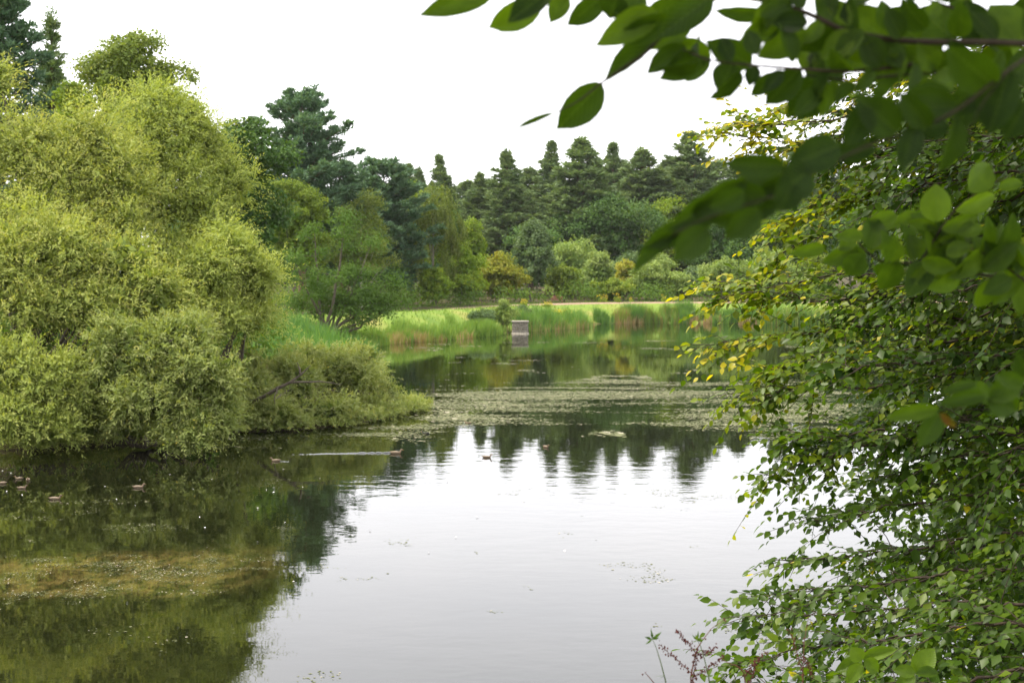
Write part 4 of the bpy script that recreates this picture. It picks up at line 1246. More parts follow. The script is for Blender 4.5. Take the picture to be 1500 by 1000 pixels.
TRUNK = np.array((6.6, 7.2, 0.0)); TRUNK[2] = tz(6.6, 7.2)
beech = thing('beech_tree', TRUNK, 'large beech leaning in from the right with green and yellowing sprays', 'tree')
def grow_beech():
    rng = np.random.default_rng(140)
    boughs = [  # (photo polyline from right to tip, depth at root, depth at tip, yellowness, leaf density)
        ([(1700, 20), (1450, 120), (1290, 165), (1170, 185), (1090, 190), (1060, 184)], 8.6, 9.4, 0.40, 0.8),
        ([(1700, 70), (1480, 150), (1340, 200), (1220, 215), (1120, 205), (1035, 200)], 8.2, 9.6, 0.40, 0.7),
        ([(1700, 0), (1500, 60), (1380, 110), (1280, 125), (1210, 140), (1150, 160)], 8.8, 9.6, 0.40, 0.8),
        ([(1700, -30), (1520, 40), (1400, 80), (1320, 105), (1260, 120), (1200, 128)], 9.0, 9.8, 0.38, 0.8),
        ([(1700, 100), (1480, 170), (1360, 190), (1260, 205), (1180, 215), (1090, 232)], 8.6, 9.6, 0.38, 0.8),
        ([(1700, 120), (1500, 190), (1380, 220), (1280, 240), (1200, 250), (1125, 262)], 8.4, 9.4, 0.34, 0.9),
        ([(1700, 150), (1480, 210), (1360, 250), (1260, 285), (1180, 300), (1130, 330)], 8.2, 9.0, 0.28, 0.95),
        ([(1700, 190), (1500, 240), (1380, 270), (1290, 290), (1210, 310), (1150, 345)], 8.0, 9.0, 0.28, 1.0),
        ([(1700, 220), (1500, 290), (1350, 310), (1240, 330), (1170, 350), (1110, 395)], 7.8, 8.8, 0.22, 1.0),
        ([(1700, 300), (1480, 360), (1330, 390), (1210, 400), (1120, 420), (1045, 402)], 7.4, 8.8, 0.30, 0.9),
        ([(1700, 350), (1480, 410), (1330, 440), (1200, 460), (1110, 440), (1060, 455)], 7.4, 8.6, 0.25, 0.9),
        ([(1700, 390), (1480, 450), (1330, 470), (1200, 480), (1110, 492), (1022, 512)], 7.2, 8.6, 0.26, 0.9),
        ([(1700, 440), (1480, 490), (1320, 515), (1200, 520), (1130, 540), (1085, 575)], 7.0, 8.4, 0.26, 1.0),
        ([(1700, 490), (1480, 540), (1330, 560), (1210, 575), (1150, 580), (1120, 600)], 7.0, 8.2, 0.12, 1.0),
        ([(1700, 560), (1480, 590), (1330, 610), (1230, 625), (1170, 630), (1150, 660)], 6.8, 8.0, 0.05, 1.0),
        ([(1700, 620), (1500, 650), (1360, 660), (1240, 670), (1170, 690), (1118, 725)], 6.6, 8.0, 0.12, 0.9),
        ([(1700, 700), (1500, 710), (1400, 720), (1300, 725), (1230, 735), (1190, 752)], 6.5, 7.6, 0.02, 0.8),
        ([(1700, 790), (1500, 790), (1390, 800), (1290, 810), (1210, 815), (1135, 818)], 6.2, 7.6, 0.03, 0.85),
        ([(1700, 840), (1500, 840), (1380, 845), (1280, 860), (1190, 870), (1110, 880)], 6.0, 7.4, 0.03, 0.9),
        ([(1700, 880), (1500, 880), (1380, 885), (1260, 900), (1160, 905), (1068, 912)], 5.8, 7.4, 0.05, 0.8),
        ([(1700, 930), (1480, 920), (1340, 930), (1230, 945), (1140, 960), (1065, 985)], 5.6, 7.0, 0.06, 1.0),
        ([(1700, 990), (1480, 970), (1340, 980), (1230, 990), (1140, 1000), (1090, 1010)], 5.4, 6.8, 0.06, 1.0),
    ]
    # darker boughs further in, closing the right edge
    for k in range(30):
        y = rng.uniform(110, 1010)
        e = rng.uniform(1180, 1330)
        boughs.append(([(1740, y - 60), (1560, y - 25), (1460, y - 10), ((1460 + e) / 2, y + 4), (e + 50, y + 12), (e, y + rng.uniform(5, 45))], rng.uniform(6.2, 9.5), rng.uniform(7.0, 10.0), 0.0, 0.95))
    wood = Geo()
    B_, D_, N_, L_, W_, T_ = [], [], [], [], [], []
    def spray(p0, dirv, length, yel, dens, tipf):
        """a twig with alternate leaves held in one plane"""
        n = max(3, int(length / 0.027))
        dirv = nrm(dirv)
        s = np.linspace(0, 1, n)
        pts = p0 + dirv * (s * length)[:, None]
        pts[:, 2] -= 0.22 * length * s ** 2
        pts += np.cumsum(rng.normal(0, 0.004, (n, 3)), axis=0)
        tube(wood, pts[::4] if n > 8 else pts[[0, -1]], np.linspace(0.003, 0.0011, len(pts[::4] if n > 8 else pts[[0, -1]])), 3)
        tan = nrm(np.gradient(pts, axis=0))
        pn = nrm(np.array((rng.normal(-0.12, 0.30), rng.normal(-0.22, 0.32), 1.0)))     # spray plane normal
        side = nrm(np.cross(tan, pn))
        sg = np.where(np.arange(n) % 2 == 0, 1.0, -1.0)[:, None]
        D = nrm(tan * 0.6 + side * sg * 0.8 + rng.normal(0, 0.18, (n, 3)) + np.array((0, 0, -0.22)))
        D[-1] = tan[-1]
        N = nrm(pn + rng.normal(0, 0.36, (n, 3)))
        keep = rng.random(n) < dens * 0.92
        L = 0.071 * rng.uniform(0.6, 1.2, n) * (1 - 0.25 * s)
        base_t = rng.uniform(0.05, 0.60) if yel > 0.1 else rng.uniform(0.0, 0.42)  # sprays with little yellow get a darker tint, shade painted into the leaves
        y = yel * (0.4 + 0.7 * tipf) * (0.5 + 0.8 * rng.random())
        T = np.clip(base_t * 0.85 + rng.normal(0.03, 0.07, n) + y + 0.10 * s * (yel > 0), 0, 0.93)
        odd = rng.random(n) < 0.004
        T[odd] = 0.92
        for a, v in zip((B_, D_, N_, L_, W_, T_), (pts, D, N, L, rng.uniform(0.60, 0.80, n), T)):
            a.append(v[keep])
    for poly, d0, d1, yel, dens in boughs:
        m = len(poly)
        q_ = np.array([P(px, py, d0 + (d1 - d0) * i / (m - 1)) for i, (px, py) in enumerate(poly)])
        u = np.linspace(0, m - 1, 40)
        pl = np.stack([np.interp(u, np.arange(m), q_[:, k]) for k in range(3)], axis=1)
        for _ in range(4):
            pl[1:-1] = (pl[:-2] + pl[1:-1] * 2 + pl[2:]) / 4
        pl[1:-1] += rng.normal(0, 0.006, (38, 3))
        pl += np.cumsum(rng.normal(0, 0.010, (40, 3)), axis=0) * np.linspace(1, 0.4, 40)[:, None]
        tube(wood, pl, np.linspace(0.010, 0.0016, 40), 5)
        root = pl[0]
        att = TRUNK + np.array((0, 0, np.clip(root[2] - TRUNK[2] - 0.3, 0.8, 9.0)))
        tube(wood, bez(att, root, (0, 0, 0.1), 6, rng, 0.02), np.linspace(0.04, 0.010, 6), 6)
        seg = np.linalg.norm(np.diff(pl, axis=0), axis=1).sum()
        ns = int(seg / 0.044)
        for k in range(ns):
            f = (k + rng.random()) / ns
            i = min(38, int(f * 39))
            tan = nrm(pl[i + 1] - pl[i])
            pn = nrm(np.array((rng.normal(0, 0.25), rng.normal(0, 0.25), 1.0)))
            side = np.cross(tan, pn) * (1 if k % 2 else -1)
            ln = rng.uniform(0.25, 0.75) * (1.0 - 0.6 * f) + 0.08
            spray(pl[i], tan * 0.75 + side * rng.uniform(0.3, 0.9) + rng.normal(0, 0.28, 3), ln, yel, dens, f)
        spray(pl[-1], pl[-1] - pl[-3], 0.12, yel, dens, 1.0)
    B, D, N, L, Wf, T = (np.concatenate(a) for a in (B_, D_, N_, L_, W_, T_))
    ok = B[:, 1] > 4.2
    B, D, N, L, Wf, T = B[ok], D[ok], N[ok], L[ok], Wf[ok], T[ok]
    print('beech leaves', len(B))
    # the leaves that show largest become parts of their own
    px = 750 + F * B[:, 0] / B[:, 1]
    py = 410 + F * (CAMZ - B[:, 2]) / B[:, 1]
    facing = np.abs(N[:, 1]) * 0.4 + 0.6
    size = L / B[:, 1] * facing * np.where(T < 0.85, 1.0, 0.9) * ((px > 1000) & (px < 1420) & (py > 60) & (py < 990)) * rng.uniform(0.75, 1.0, len(B)) * np.where(px < 1300, 1.25, 1.0)
    big = np.argsort(-size)[:290]
    rest = np.ones(len(B), dtype=bool); rest[big] = False
    gb = Geo()
    fine = rest & (px < 1180); coarse = rest & (px >= 1180)
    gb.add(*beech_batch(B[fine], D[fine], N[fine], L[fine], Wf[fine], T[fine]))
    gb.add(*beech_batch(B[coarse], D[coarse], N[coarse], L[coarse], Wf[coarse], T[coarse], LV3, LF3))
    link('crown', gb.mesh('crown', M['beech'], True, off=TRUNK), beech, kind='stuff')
    # a few shared leaf meshes, one per tint step
    lm = {}
    S, N2 = frame(D, N)
    for i in big:
        key = int(round(T[i] * 16))
        if key not in lm:
            V0 = LV.copy(); V0[:, 1] *= 0.67
            lm[key] = mesh_np('leaf', V0, LF, np.full(len(V0), key / 16), M['beech'], True)
        ob = link('leaf', lm[key], beech)
        mt = Matrix(((D[i][0], S[i][0], N2[i][0], 0), (D[i][1], S[i][1], N2[i][1], 0), (D[i][2], S[i][2], N2[i][2], 0), (0, 0, 0, 1)))
        ob.matrix_local = Matrix.Translation(Vector(B[i] - TRUNK)) @ mt @ Matrix.Diagonal((L[i], L[i], L[i], 1))
    link('twigs', wood.mesh('twigs', M['twig'], True, off=TRUNK), beech, kind='stuff')
    tg = Geo()
    tube(tg, np.array([TRUNK + np.array((0.0 + 0.03 * z * z * 0.1, 0, z)) for z in (-0.5, 0.2, 1.5, 3, 5, 7, 9.5, 12)]), np.array((0.48, 0.36, 0.30, 0.27, 0.24, 0.2, 0.14, 0.05)), 14)
    for k in range(9):
        a = rng.uniform(0, 6.28)
        z0 = rng.uniform(3.5, 8)
        e = TRUNK + np.array((math.cos(a) * 4.0, math.sin(a) * 4.0, z0 + 2.0))
        lg = Geo()
        tube(lg, bez(TRUNK + np.array((0, 0, z0)), e, (0, 0, 0.5), 8, rng, 0.06), np.linspace(0.12, 0.03, 8), 7)
        link('limb', lg.mesh('limb', M['bark'], True, off=TRUNK), beech)
    link('trunk', tg.mesh('trunk', M['bark'], True, off=TRUNK), beech)
    # unseen leaf clumps added overhead to shade the near branches and boughs
    g = Geo()
    n = 90
    c = np.concatenate([np.stack([rng.uniform(-3.8, 2.5, 60), rng.uniform(-3.0, 3.8, 60), rng.uniform(7.4, 9.6, 60)], axis=1),
                        np.stack([rng.uniform(0.9, 7.5, 70), rng.uniform(3.8, 10.5, 70), rng.uniform(8.6, 11.0, 70)], axis=1),
                        np.stack([rng.uniform(3.0, 10.0, 40), rng.uniform(-5, 10, 40), rng.uniform(8.0, 12.5, 40)], axis=1)])
    n = len(c)
    c[:, 2] = np.maximum(c[:, 2], CAMZ + np.maximum(c[:, 1], 0) * 0.235 + 1.2)      # lifts the added shade clumps clear of the view
    clump_leaves(rng, g, c, rng.uniform(0.7, 1.2, n), 26000, 0.18, 0.12, up=0.8, t0=0, t1=0.6, flat=0.5)
    n = 130    # inner crown on the lake side of the trunk
    c2 = np.array([P(rng.uniform(1390, 1750), rng.uniform(150, 1000), rng.uniform(9.5, 13)) for _ in range(n)])
    clump_leaves(rng, g, c2, rng.uniform(0.45, 0.9, n), 18000, 0.12, 0.08, up=0.8, t0=0, t1=0.5, flat=0.6)
    link('shade_and_inner_crown', g.mesh('shade_and_inner_crown', M['beech'], off=TRUNK), beech, kind='stuff')
grow_beech()

# ------------------------------------------------------------------ near, out-of-focus beech branches
def near_leaf_mesh(seed, tint):
    x = np.array([0.0, 0.06, 0.16, 0.28, 0.42, 0.56, 0.70, 0.82, 0.92, 1.0])
    w = np.array([0.0, 0.20, 0.36, 0.46, 0.50, 0.48, 0.40, 0.28, 0.13, 0.0])
    V, Fq = leaf_template(x, w, cup=0.34, curl=0.14, wav=0.012)
    rng = np.random.default_rng(seed)
    V[:, 2] += rng.normal(0, 0.006, len(V))
    return mesh_np('leaf', V, Fq, np.full(len(V), tint), M['near_leaf'], True)

def near_leaf_mat():
    m, nt, out = new_mat('near_beech_leaf')
    N, L = nt.nodes, nt.links
    tc = N.new('ShaderNodeTexCoord'); sx = N.new('ShaderNodeSeparateXYZ')
    L.new(tc.outputs['Object'], sx.inputs['Vector'])
    def math_(op, a, b=None):
        n = N.new('ShaderNodeMath'); n.operation = op
        for i, v in enumerate((a, b)):
            if v is None: continue
            if isinstance(v, (int, float)): n.inputs[i].default_value = v
            else: L.new(v, n.inputs[i])
        return n.outputs[0]
    ay = math_('ABSOLUTE', sx.outputs['Y'])
    ph = math_('SUBTRACT', math_('MULTIPLY', sx.outputs['X'], 9.0), math_('MULTIPLY', ay, 7.0))
    fr = math_('ABSOLUTE', math_('SUBTRACT', math_('FRACT', ph), 0.5))
    vein = math_('LESS_THAN', fr, 0.06)
    mid = math_('LESS_THAN', ay, 0.014)
    v = math_('MAXIMUM', vein, mid)
    at = N.new('ShaderNodeAttribute'); at.attribute_name = 'tint'
    nz = N.new('ShaderNodeTexNoise'); nz.inputs['Scale'].default_value = 3.0
    L.new(tc.outputs['Object'], nz.inputs['Vector'])
    ad = math_('ADD', at.outputs['Fac'], math_('MULTIPLY', math_('SUBTRACT', nz.outputs['Fac'], 0.5), 0.35))
    rp = N.new('ShaderNodeValToRGB')
    for i, (p, c) in enumerate([(0, (0.012, 0.028, 0.004)), (0.5, (0.042, 0.078, 0.007)), (0.9, (0.115, 0.180, 0.013)), (1.0, (0.09, 0.035, 0.018))]):
        if i >= 2: rp.color_ramp.elements.new(p)
        rp.color_ramp.elements[i].position = p; rp.color_ramp.elements[i].color = (*c, 1)
    L.new(ad, rp.inputs['Fac'])
    mx = N.new('ShaderNodeMix'); mx.data_type = 'RGBA'; mx.inputs['B'].default_value = (0.11, 0.16, 0.04, 1)
    L.new(math_('MULTIPLY', v, 0.38), mx.inputs['Factor']); L.new(rp.outputs['Color'], mx.inputs['A'])
    bp = N.new('ShaderNodeBump'); bp.inputs['Distance'].default_value = 0.008; bp.inputs['Strength'].default_value = 0.25
    L.new(fr, bp.inputs['Height'])
    pb = N.new('ShaderNodeBsdfPrincipled'); pb.inputs['Roughness'].default_value = 0.45; pb.inputs['Specular IOR Level'].default_value = 0.22
    tr = N.new('ShaderNodeBsdfTranslucent')
    mc = N.new('ShaderNodeMix'); mc.data_type = 'RGBA'; mc.blend_type = 'MULTIPLY'; mc.inputs['Factor'].default_value = 1; mc.inputs['B'].default_value = (1.5, 1.6, 0.3, 1)
    L.new(mx.outputs['Result'], pb.inputs['Base Color']); L.new(bp.outputs['Normal'], pb.inputs['Normal'])
    L.new(mx.outputs['Result'], mc.inputs['A']); L.new(mc.outputs['Result'], tr.inputs['Color'])
    ms = N.new('ShaderNodeMixShader'); ms.inputs['Fac'].default_value = 0.55
    L.new(pb.outputs['BSDF'], ms.inputs[1]); L.new(tr.outputs['BSDF'], ms.inputs[2])
    L.new(ms.outputs['Shader'], out.inputs['Surface'])
    return m
M['near_leaf'] = near_leaf_mat()
NL = [near_leaf_mesh(200 + i, t) for i, t in enumerate((0.05, 0.2, 0.35, 0.5, 0.65, 0.8, 1.0))]

def near_branch(name, label, twigs, lv, auto, d, seed, stem_r=0.0042, cat='branch', twig_mat='twig'):
    """twigs: photo polylines (px,py,depth offset); lv: (bx,by,tx,ty,width px,tint); auto: (polyline index, count, length px)"""
    rng = np.random.default_rng(seed)
    base = P(*twigs[0][0][:2], d + (twigs[0][0][2] if len(twigs[0][0]) > 2 else 0))
    t = thing(name, base, label, cat)
    polys = []
    for i, tw in enumerate(twigs):
        pts = np.array([P(a[0], a[1], d + (a[2] if len(a) > 2 else 0)) for a in tw])
        m = len(pts)
        u = np.linspace(0, m - 1, 6 * m)
        pl = np.stack([np.interp(u, np.arange(m), pts[:, k]) for k in range(3)], axis=1)
        for _ in range(4): pl[1:-1] = (pl[:-2] + 2 * pl[1:-1] + pl[2:]) / 4
        polys.append(pl)
        g = Geo()
        r0 = stem_r if i == 0 else stem_r * 0.6
        tube(g, pl, np.linspace(r0, r0 * 0.3, len(pl)), 7)
        link('twig', g.mesh('twig', M[twig_mat], True, off=base), t)
    def leaf(p0, p1, wm, tint, tilt, face=None):
        D = p1 - p0; L = np.linalg.norm(D); D = D / L
        view = nrm(np.array((0, 0, CAMZ)) - (p0 + p1) / 2)
        N = nrm(view - D * np.dot(view, D))
        S = np.cross(N, D)
        N = nrm(N * math.cos(tilt) + S * math.sin(tilt))
        S = np.cross(N, D)
        k = int(np.clip(round(tint * 6), 0, 6))
        o = link('leaf', NL[k], t)
        mt = Matrix(((D[0], S[0], N[0], 0), (D[1], S[1], N[1], 0), (D[2], S[2], N[2], 0), (0, 0, 0, 1)))
        o.matrix_local = Matrix.Translation(Vector(p0 - base)) @ mt @ Matrix.Diagonal((L, wm, L, 1))
    for bx, by, tx, ty, w, ti in lv:
        dd = d + rng.uniform(-0.08, 0.08)
        L = math.hypot(tx - bx, ty - by) / F * dd
        dl = rng.uniform(-0.3, 0.45) * L
        leaf(P(bx, by, dd), P(tx, ty, dd + dl), w / F * dd, ti, rng.uniform(-0.35, 0.35))
    for pi, cnt, lpx, t0, t1, a, b in auto:
        pl = polys[pi]
        for k in range(cnt):
            f = a + (b - a) * (k + rng.random()) / cnt
            i = min(len(pl) - 2, int(f * (len(pl) - 1)))
            tan = nrm(pl[i + 1] - pl[i])
            p0 = pl[i] + rng.normal(0, 0.006, 3)
            side = nrm(np.array((tan[2], 0, -tan[0]))) * (1 if k % 2 else -1)
            if side[2] < 0: side = side * rng.uniform(0.6, 1.2)
            D = nrm(tan * rng.uniform(0.3, 1.0) + side * 0.9 + np.array((rng.normal(0, 0.2), rng.uniform(-0.6, 0.6), rng.normal(0, 0.25))))
            L = lpx / F * p0[1] * rng.uniform(0.8, 1.2)
            pet = p0 + D * L * 0.08
            leaf(pet, pet + D * L, L * rng.uniform(0.52, 0.66), rng.uniform(t0, t1), rng.normal(0, 0.6))

near_branch('beech_branch', 'blurred dark beech branch across the top with a lone tip leaf against the sky',
    [[(1760, 90, 0.2), (1500, 62, -0.06), (1330, 62, -0.1), (1240, 48, -0.1), (1190, 22, -0.1), (1140, 5, -0.08), (1060, -8, -0.05), (960, -6), (850, -2), (720, -8)],
     [(1340, 95, -0.1), (1240, 106, -0.1), (1130, 98, -0.1), (1040, 90, -0.08), (1000, 72, -0.05)],
     [(1060, -8), (990, 30), (945, 80), (905, 105), (880, 122), (846, 150), (812, 165)],
     [(1600, 120, 0.1), (1460, 108, -0.05), (1360, 106, -0.1), (1240, 118, -0.1), (1180, 110, -0.05)],
     [(1500, 62, 0.1), (1420, 20, 0.05), (1330, -10), (1250, -30)]],
    [(722, -10, 613, 22, 38, 0.65), (795, 0, 712, 46, 44, 0.8), (805, -12, 744, 30, 42, 0.05), (828, -8, 806, 34, 32, 0.6), (884, -6, 830, 40, 36, 0.4),
     (905, -10, 892, 30, 44, 0.2), (962, 18, 874, 66, 46, 0.85), (985, 28, 900, 62, 40, 0.5), (960, 55, 884, 116, 34, 0.3),
     (881, 123, 815, 193, 52, 0.35), (812, 165, 752, 189, 9, 0.5), (1004, 68, 944, 108, 32, 0.4), (1024, 80, 968, 118, 40, 0.35), (1040, 86, 1002, 120, 30, 0.5),
     (1072, 94, 1054, 138, 48, 0.2), (1108, 98, 1096, 126, 24, 0.0), (1140, 108, 1098, 142, 26, 0.2), (1172, 100, 1120, 157, 42, 0.2), (1208, 112, 1155, 175, 62, 0.05),
     (1130, 20, 1042, 18, 24, 0.5), (1142, 24, 1085, 62, 40, 0.6), (1180, 45, 1110, 85, 46, 0.65), (1100, 95, 1035, 60, 44, 0.4), (1040, 88, 985, 60, 40, 0.6),
     (1000, 0, 930, 40, 46, 0.45), (1040, -5, 965, 55, 46, 0.35), (940, -8, 905, 45, 44, 0.5), (1015, 20, 950, 75, 44, 0.6),
     (1255, 50, 1190, -5, 46, 0.3), (1300, 58, 1235, 10, 56, 0.6), (1345, 58, 1290, 15, 60, 0.5), (1400, 60, 1340, 10, 60, 0.55), (1440, 60, 1412, 0, 52, 0.05), (1490, 60, 1450, 5, 60, 0.6),
     (1250, 62, 1190, 100, 52, 0.45), (1290, 66, 1225, 100, 50, 0.6), (1330, 70, 1280, 120, 50, 0.35), (1380, 70, 1300, 110, 56, 0.5), (1420, 72, 1370, 120, 50, 0.45), (1480, 72, 1420, 110, 50, 0.5), (1520, 80, 1470, 125, 50, 0.4)],
    [(0, 32, 54, 0.0, 0.9, 0.05, 0.62), (1, 12, 50, 0.0, 0.8, 0.0, 0.9), (3, 18, 54, 0.0, 0.8, 0.1, 1.0), (4, 12, 56, 0.0, 0.8, 0.0, 1.0)],
    2.05, 301, 0.0055)
near_branch('beech_branch', 'nearest blurred beech branch slanting down from the right edge over the far pines',
    [[(1720, -40, 0.25), (1560, 50, 0.1), (1480, 100), (1400, 165), (1330, 195), (1265, 215), (1200, 250), (1150, 282), (1080, 305), (1020, 325), (985, 345)],
     [(1480, 100), (1440, 150), (1420, 190)]],
    [(1335, 192, 1395, 178, 50, 0.06), (1240, 212, 1277, 143, 44, 0.08), (1214, 230, 1292, 214, 36, 0.06), (1325, 166, 1262, 216, 14, 0.06), (1228, 214, 1152, 244, 56, 0.06),
     (1148, 244, 1058, 240, 38, 0.11), (1150, 280, 1080, 256, 38, 0.08), (1122, 288, 1030, 292, 42, 0.19), (1092, 262, 1008, 322, 40, 0.28), (1162, 268, 1142, 312, 44, 0.06),
     (1185, 250, 1138, 288, 58, 0.06), (1112, 308, 1028, 322, 40, 0.25), (1052, 288, 982, 338, 42, 0.33), (1040, 318, 946, 366, 34, 0.33), (1000, 326, 924, 398, 30, 0.39),
     (1036, 335, 988, 382, 46, 0.39), (1112, 308, 1062, 352, 42, 0.36), (1470, 128, 1398, 182, 54, 0.17), (1505, 150, 1470, 205, 50, 0.06), (1400, 158, 1310, 152, 50, 0.11),
     (1390, 132, 1302, 176, 50, 0.17), (1440, 120, 1380, 172, 48, 0.11), (1090, 282, 1040, 305, 36, 0.11), (1140, 300, 1085, 318, 30, 0.06), (1170, 262, 1105, 288, 40, 0.17)],
    [(0, 8, 85, 0.05, 0.4, 0.08, 0.45)], 1.5, 302, 0.0022)
near_branch('beech_branch', 'sunlit blurred beech branch with a broad round leaf in the middle of the right side',
    [[(1760, 430, 0.3), (1560, 418, 0.1), (1500, 410), (1430, 402), (1380, 390), (1345, 385), (1290, 385), (1265, 365), (1250, 345)],
     [(1348, 386), (1375, 340), (1400, 305), (1450, 270), (1510, 246)], [(1500, 410), (1460, 380), (1420, 362), (1380, 360)]],
    [(1375, 324, 1368, 268, 46, 0.8), (1420, 281, 1454, 236, 42, 0.75), (1400, 309, 1466, 284, 28, 0.8), (1380, 336, 1437, 316, 26, 0.7), (1462, 276, 1502, 266, 20, 0.6),
     (1372, 334, 1328, 324, 18, 0.7), (1348, 314, 1300, 334, 22, 0.6), (1312, 314, 1260, 340, 28, 0.65), (1264, 346, 1224, 346, 22, 0.75), (1207, 362, 1157, 373, 21, 0.7),
     (1256, 366, 1203, 386, 28, 0.6), (1262, 372, 1240, 406, 38, 0.5), (1302, 386, 1288, 412, 36, 0.4), (1300, 382, 1312, 344, 38, 0.75), (1272, 362, 1304, 346, 24, 0.7),
     (1342, 378, 1334, 342, 32, 0.7), (1350, 381, 1402, 394, 28, 0.75), (1370, 362, 1404, 348, 22, 0.6), (1386, 372, 1424, 358, 26, 0.6), (1420, 396, 1444, 362, 30, 0.55),
     (1440, 396, 1494, 354, 34, 0.5), (1462, 402, 1506, 384, 30, 0.5), (1402, 342, 1444, 332, 24, 0.6), (1252, 350, 1228, 366, 22, 0.6), (1480, 408, 1440, 430, 30, 0.4)],
    [(0, 16, 56, 0.35, 0.8, 0.1, 0.9), (2, 14, 56, 0.35, 0.75, 0, 1)], 2.4, 303)
near_branch('beech_branch', 'small blurred beech branch at the right edge with one curled brown leaf',
    [[(1720, 545, 0.2), (1560, 562), (1500, 575), (1445, 585), (1400, 600), (1378, 600)]],
    [(1375, 599, 1294, 613, 25, 0.6), (1375, 606, 1346, 656, 34, 0.4), (1440, 580, 1374, 592, 24, 0.4), (1430, 562, 1378, 576, 17, 0.4), (1450, 584, 1504, 552, 36, 0.5),
     (1446, 588, 1492, 602, 36, 0.25), (1378, 604, 1402, 628, 12, 1.0), (1500, 562, 1458, 549, 26, 0.5)],
    [(0, 6, 60, 0.2, 0.5, 0.1, 0.6)], 1.9, 304, 0.0025)
# bramble-like seedlings at the lower edge, rooted in the bank
def seedling(px, py, d, label, lv, seed):
    near_branch('sapling', label, [[(px + 6, 1420, 0.0), (px + 4, 1200, 0.0), (px, py, 0.0)]], lv, [], d, seed, 0.004, 'sapling', 'stalk')
seedling(1263, 965, 5.0, 'young sapling with five broad leaves rising at the bottom edge left', [(1263, 966, 1246, 948, 24, 0.8), (1264, 965, 1315, 948, 20, 0.85), (1262, 966, 1222, 983, 20, 0.6), (1265, 967, 1290, 984, 24, 0.75), (1262, 972, 1240, 1002, 22, 0.8)], 311)
seedling(1341, 985, 4.8, 'young sapling with one big upright leaf at the bottom edge right', [(1341, 986, 1369, 948, 34, 0.85), (1340, 985, 1308, 980, 20, 0.75), (1342, 986, 1378, 983, 18, 0.5), (1340, 990, 1310, 1004, 20, 0.7)], 312)

# ------------------------------------------------------------------ dock and willowherb stalks at the bottom
def stalk_plant(name, label, stems, d, seed, seeds=True):
    rng = np.random.default_rng(seed)
    b0 = P(stems[0][0][0], stems[0][0][1], d)
    base = np.array((b0[0], d, tz(b0[0], d)))
    t = thing(name, base, label, 'plant')
    for i, st in enumerate(stems):
        pts = [P(a, b, d) for a, b in st]
        if i == 0: pts = [base + np.array((0, 0, -0.05))] + pts
        pts = np.array(pts)
        g = Geo(); gs = Geo(); gl = Geo()
        tube(g, pts, np.linspace(0.0032 if i == 0 else 0.0014, 0.0007, len(pts)), 6)
        u = np.linspace(0, 1, 26 if seeds else 18)
        L = np.cumsum(np.concatenate([[0], np.linalg.norm(np.diff(pts, axis=0), axis=1)])); L /= L[-1]
        q_ = np.stack([np.interp(u, L, pts[:, k]) for k in range(3)], axis=1)
        vis = q_[:, 2] > CAMZ - 0.36 * d
        q_ = q_[vis]
        link('stem', g.mesh('stem', M['dock'] if seeds else M['stalk'], True, off=base), t)
        if seeds and len(q_):
            for p in q_:
                for k in range(2):
                    c = p + rng.normal(0, 0.005, 3)
                    r = rng.uniform(0.0016, 0.0036)
                    tube(gs, np.array([c - (0, 0, r), c - (0, 0, r * 0.4), c + (0, 0, r * 0.4), c + (0, 0, r)]), np.array((0.0008, r * 0.8, r * 0.8, 0.0008)), 5)
            link('seeds', gs.mesh('seeds', M['dock_seed'], True, off=base), t, kind='stuff')
        elif len(q_):
            for p in q_:
                n = 2
                D = nrm(rng.normal(0, 1, (n, 3)) * np.array((1, 1, 0.3)) + np.array((0, 0, 0.2)))
                N = nrm(np.cross(D, rng.normal(0, 1, (n, 3))) + np.array((0, 0, 0.6)))
                leaves(gl, np.tile(p, (n, 1)), D, N, rng.uniform(0.015, 0.032, n), rng.uniform(0.005, 0.009, n), rng.random(n) * 0.6)
            p = q_[-1]; n = 7
            D = nrm(rng.normal(0, 0.7, (n, 3)) + np.array((0, 0, 0.7)))
            leaves(gl, np.tile(p, (n, 1)), D, nrm(np.cross(D, rng.normal(0, 1, (n, 3)))), rng.uniform(0.025, 0.04, n), rng.uniform(0.008, 0.012, n), rng.random(n))
            link('foliage', gl.mesh('foliage', M['broad'], off=base), t)
stalk_plant('dock_plant', 'red-seeded dock with branching stalks at the bottom of the picture',
    [[(1013, 1060), (1012, 990), (1016, 970), (1022, 948), (1030, 936), (1042, 920), (1060, 908)],
     [(1012, 985), (995, 968), (980, 956), (966, 943)], [(1018, 955), (1008, 940), (997, 930), (990, 922)], [(1014, 992), (1025, 987), (1038, 977), (1060, 962)], [(1020, 960), (1038, 955), (1050, 946)], [(1014, 1000), (1018, 975), (1021, 950)]], 4.2, 401)
stalk_plant('dock_plant', 'short red-seeded dock tip at the lower left of the larger dock', [[(965, 1060), (960, 1002), (950, 990), (944, 984)]], 4.2, 402)
stalk_plant('dock_plant', 'red-seeded dock growing up among the low beech leaves', [[(1098, 1060), (1090, 985), (1080, 975), (1066, 970), (1056, 964)], [(1090, 990), (1112, 962), (1124, 955)], [(1094, 1010), (1104, 985), (1107, 965)]], 4.4, 403)
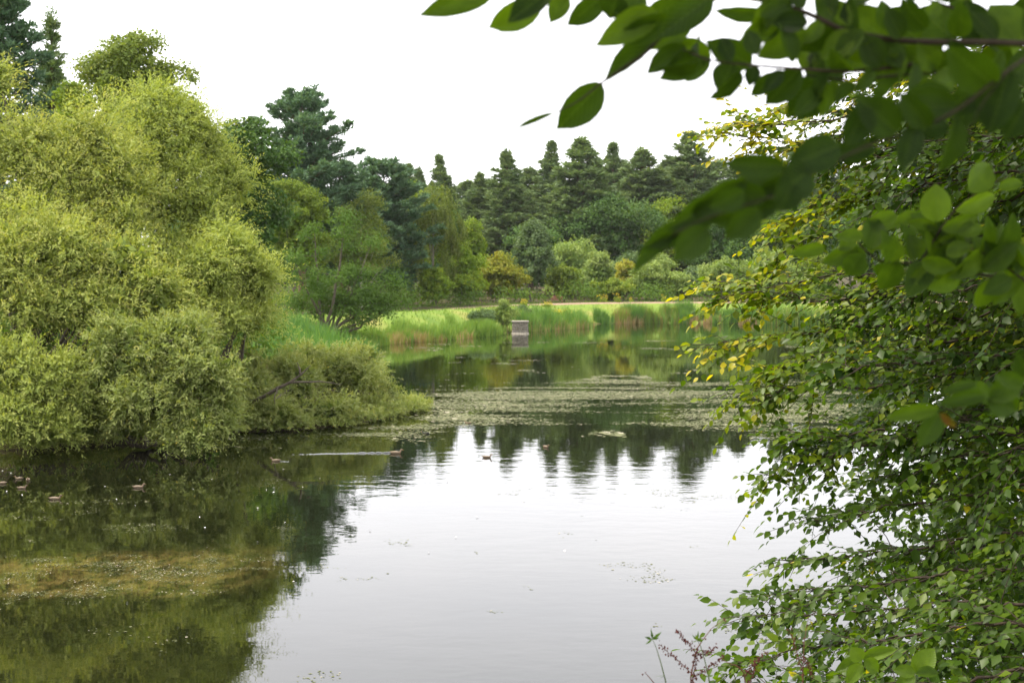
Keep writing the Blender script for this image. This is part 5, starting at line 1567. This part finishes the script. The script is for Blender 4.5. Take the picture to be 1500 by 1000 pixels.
stalk_plant('dock_plant', 'reddish dock spire standing in front of the lower beech sprays', [[(1176, 1060), (1176, 980), (1178, 940), (1184, 905)], [(1176, 985), (1160, 930), (1154, 922)], [(1177, 960), (1190, 990)]], 4.4, 404)
stalk_plant('willowherb_plant', 'green leafy stalk left of the dock, topped with small leaves', [[(980, 1060), (975, 997), (968, 970), (962, 950), (956, 936)]], 4.0, 405, False)
stalk_plant('willowherb_plant', 'thin green leafy stalk just right of the dock stem', [[(1046, 1060), (1038, 990), (1032, 965), (1026, 945), (1022, 938)]], 4.0, 406, False)

# rough grass on the near bank under the beech
g = Geo()
rng = np.random.default_rng(150)
n = 14000
X = rng.uniform(-4, 7, n); Y = rng.uniform(1.0, 12, n)
keep = poly_sd(X, Y, SH) > 0.1
X, Y = X[keep], Y[keep]; m = len(X)
blades(g, np.stack([X, Y, terrain(X, Y)], axis=1), rng.uniform(0.15, 0.45, m), rng.uniform(0.004, 0.009, m), rng.uniform(0.1, 0.8, m), np.clip(rng.normal(0.45, 0.3, m), 0, 1), rng)
link('bank_grass', g.mesh('bank_grass', M['grass']), None, 'rough grass on the near bank beneath the beech', 'grass', kind='stuff')
tot = sum(2 * len(me.polygons) for me in bpy.data.meshes)
print('TRIS', tot, 'objects', len(bpy.data.objects))


# ------------------------------------------------------------------ thin summer haze over the lake
def haze():
    m, nt, out = new_mat('haze')
    v = nt.nodes.new('ShaderNodeVolumePrincipled')
    v.inputs['Color'].default_value = (0.92, 0.94, 0.97, 1)
    v.inputs['Density'].default_value = 0.00006
    v.inputs['Anisotropy'].default_value = 0.2
    nt.links.new(v.outputs['Volume'], out.inputs['Volume'])
    x0, x1, y0, y1, z0, z1 = -2900, 2900, -2900, 2900, -3.0, 60.0
    V = [(x0, y0, z0), (x1, y0, z0), (x1, y1, z0), (x0, y1, z0), (x0, y0, z1), (x1, y0, z1), (x1, y1, z1), (x0, y1, z1)]
    Fq = [(3, 2, 1, 0), (4, 5, 6, 7), (0, 1, 5, 4), (1, 2, 6, 5), (2, 3, 7, 6), (3, 0, 4, 7)]
    link('haze', mesh_np('haze', V, Fq, None, m), None, 'thin pale summer haze over the lake and far trees', 'haze', kind='stuff')
haze()
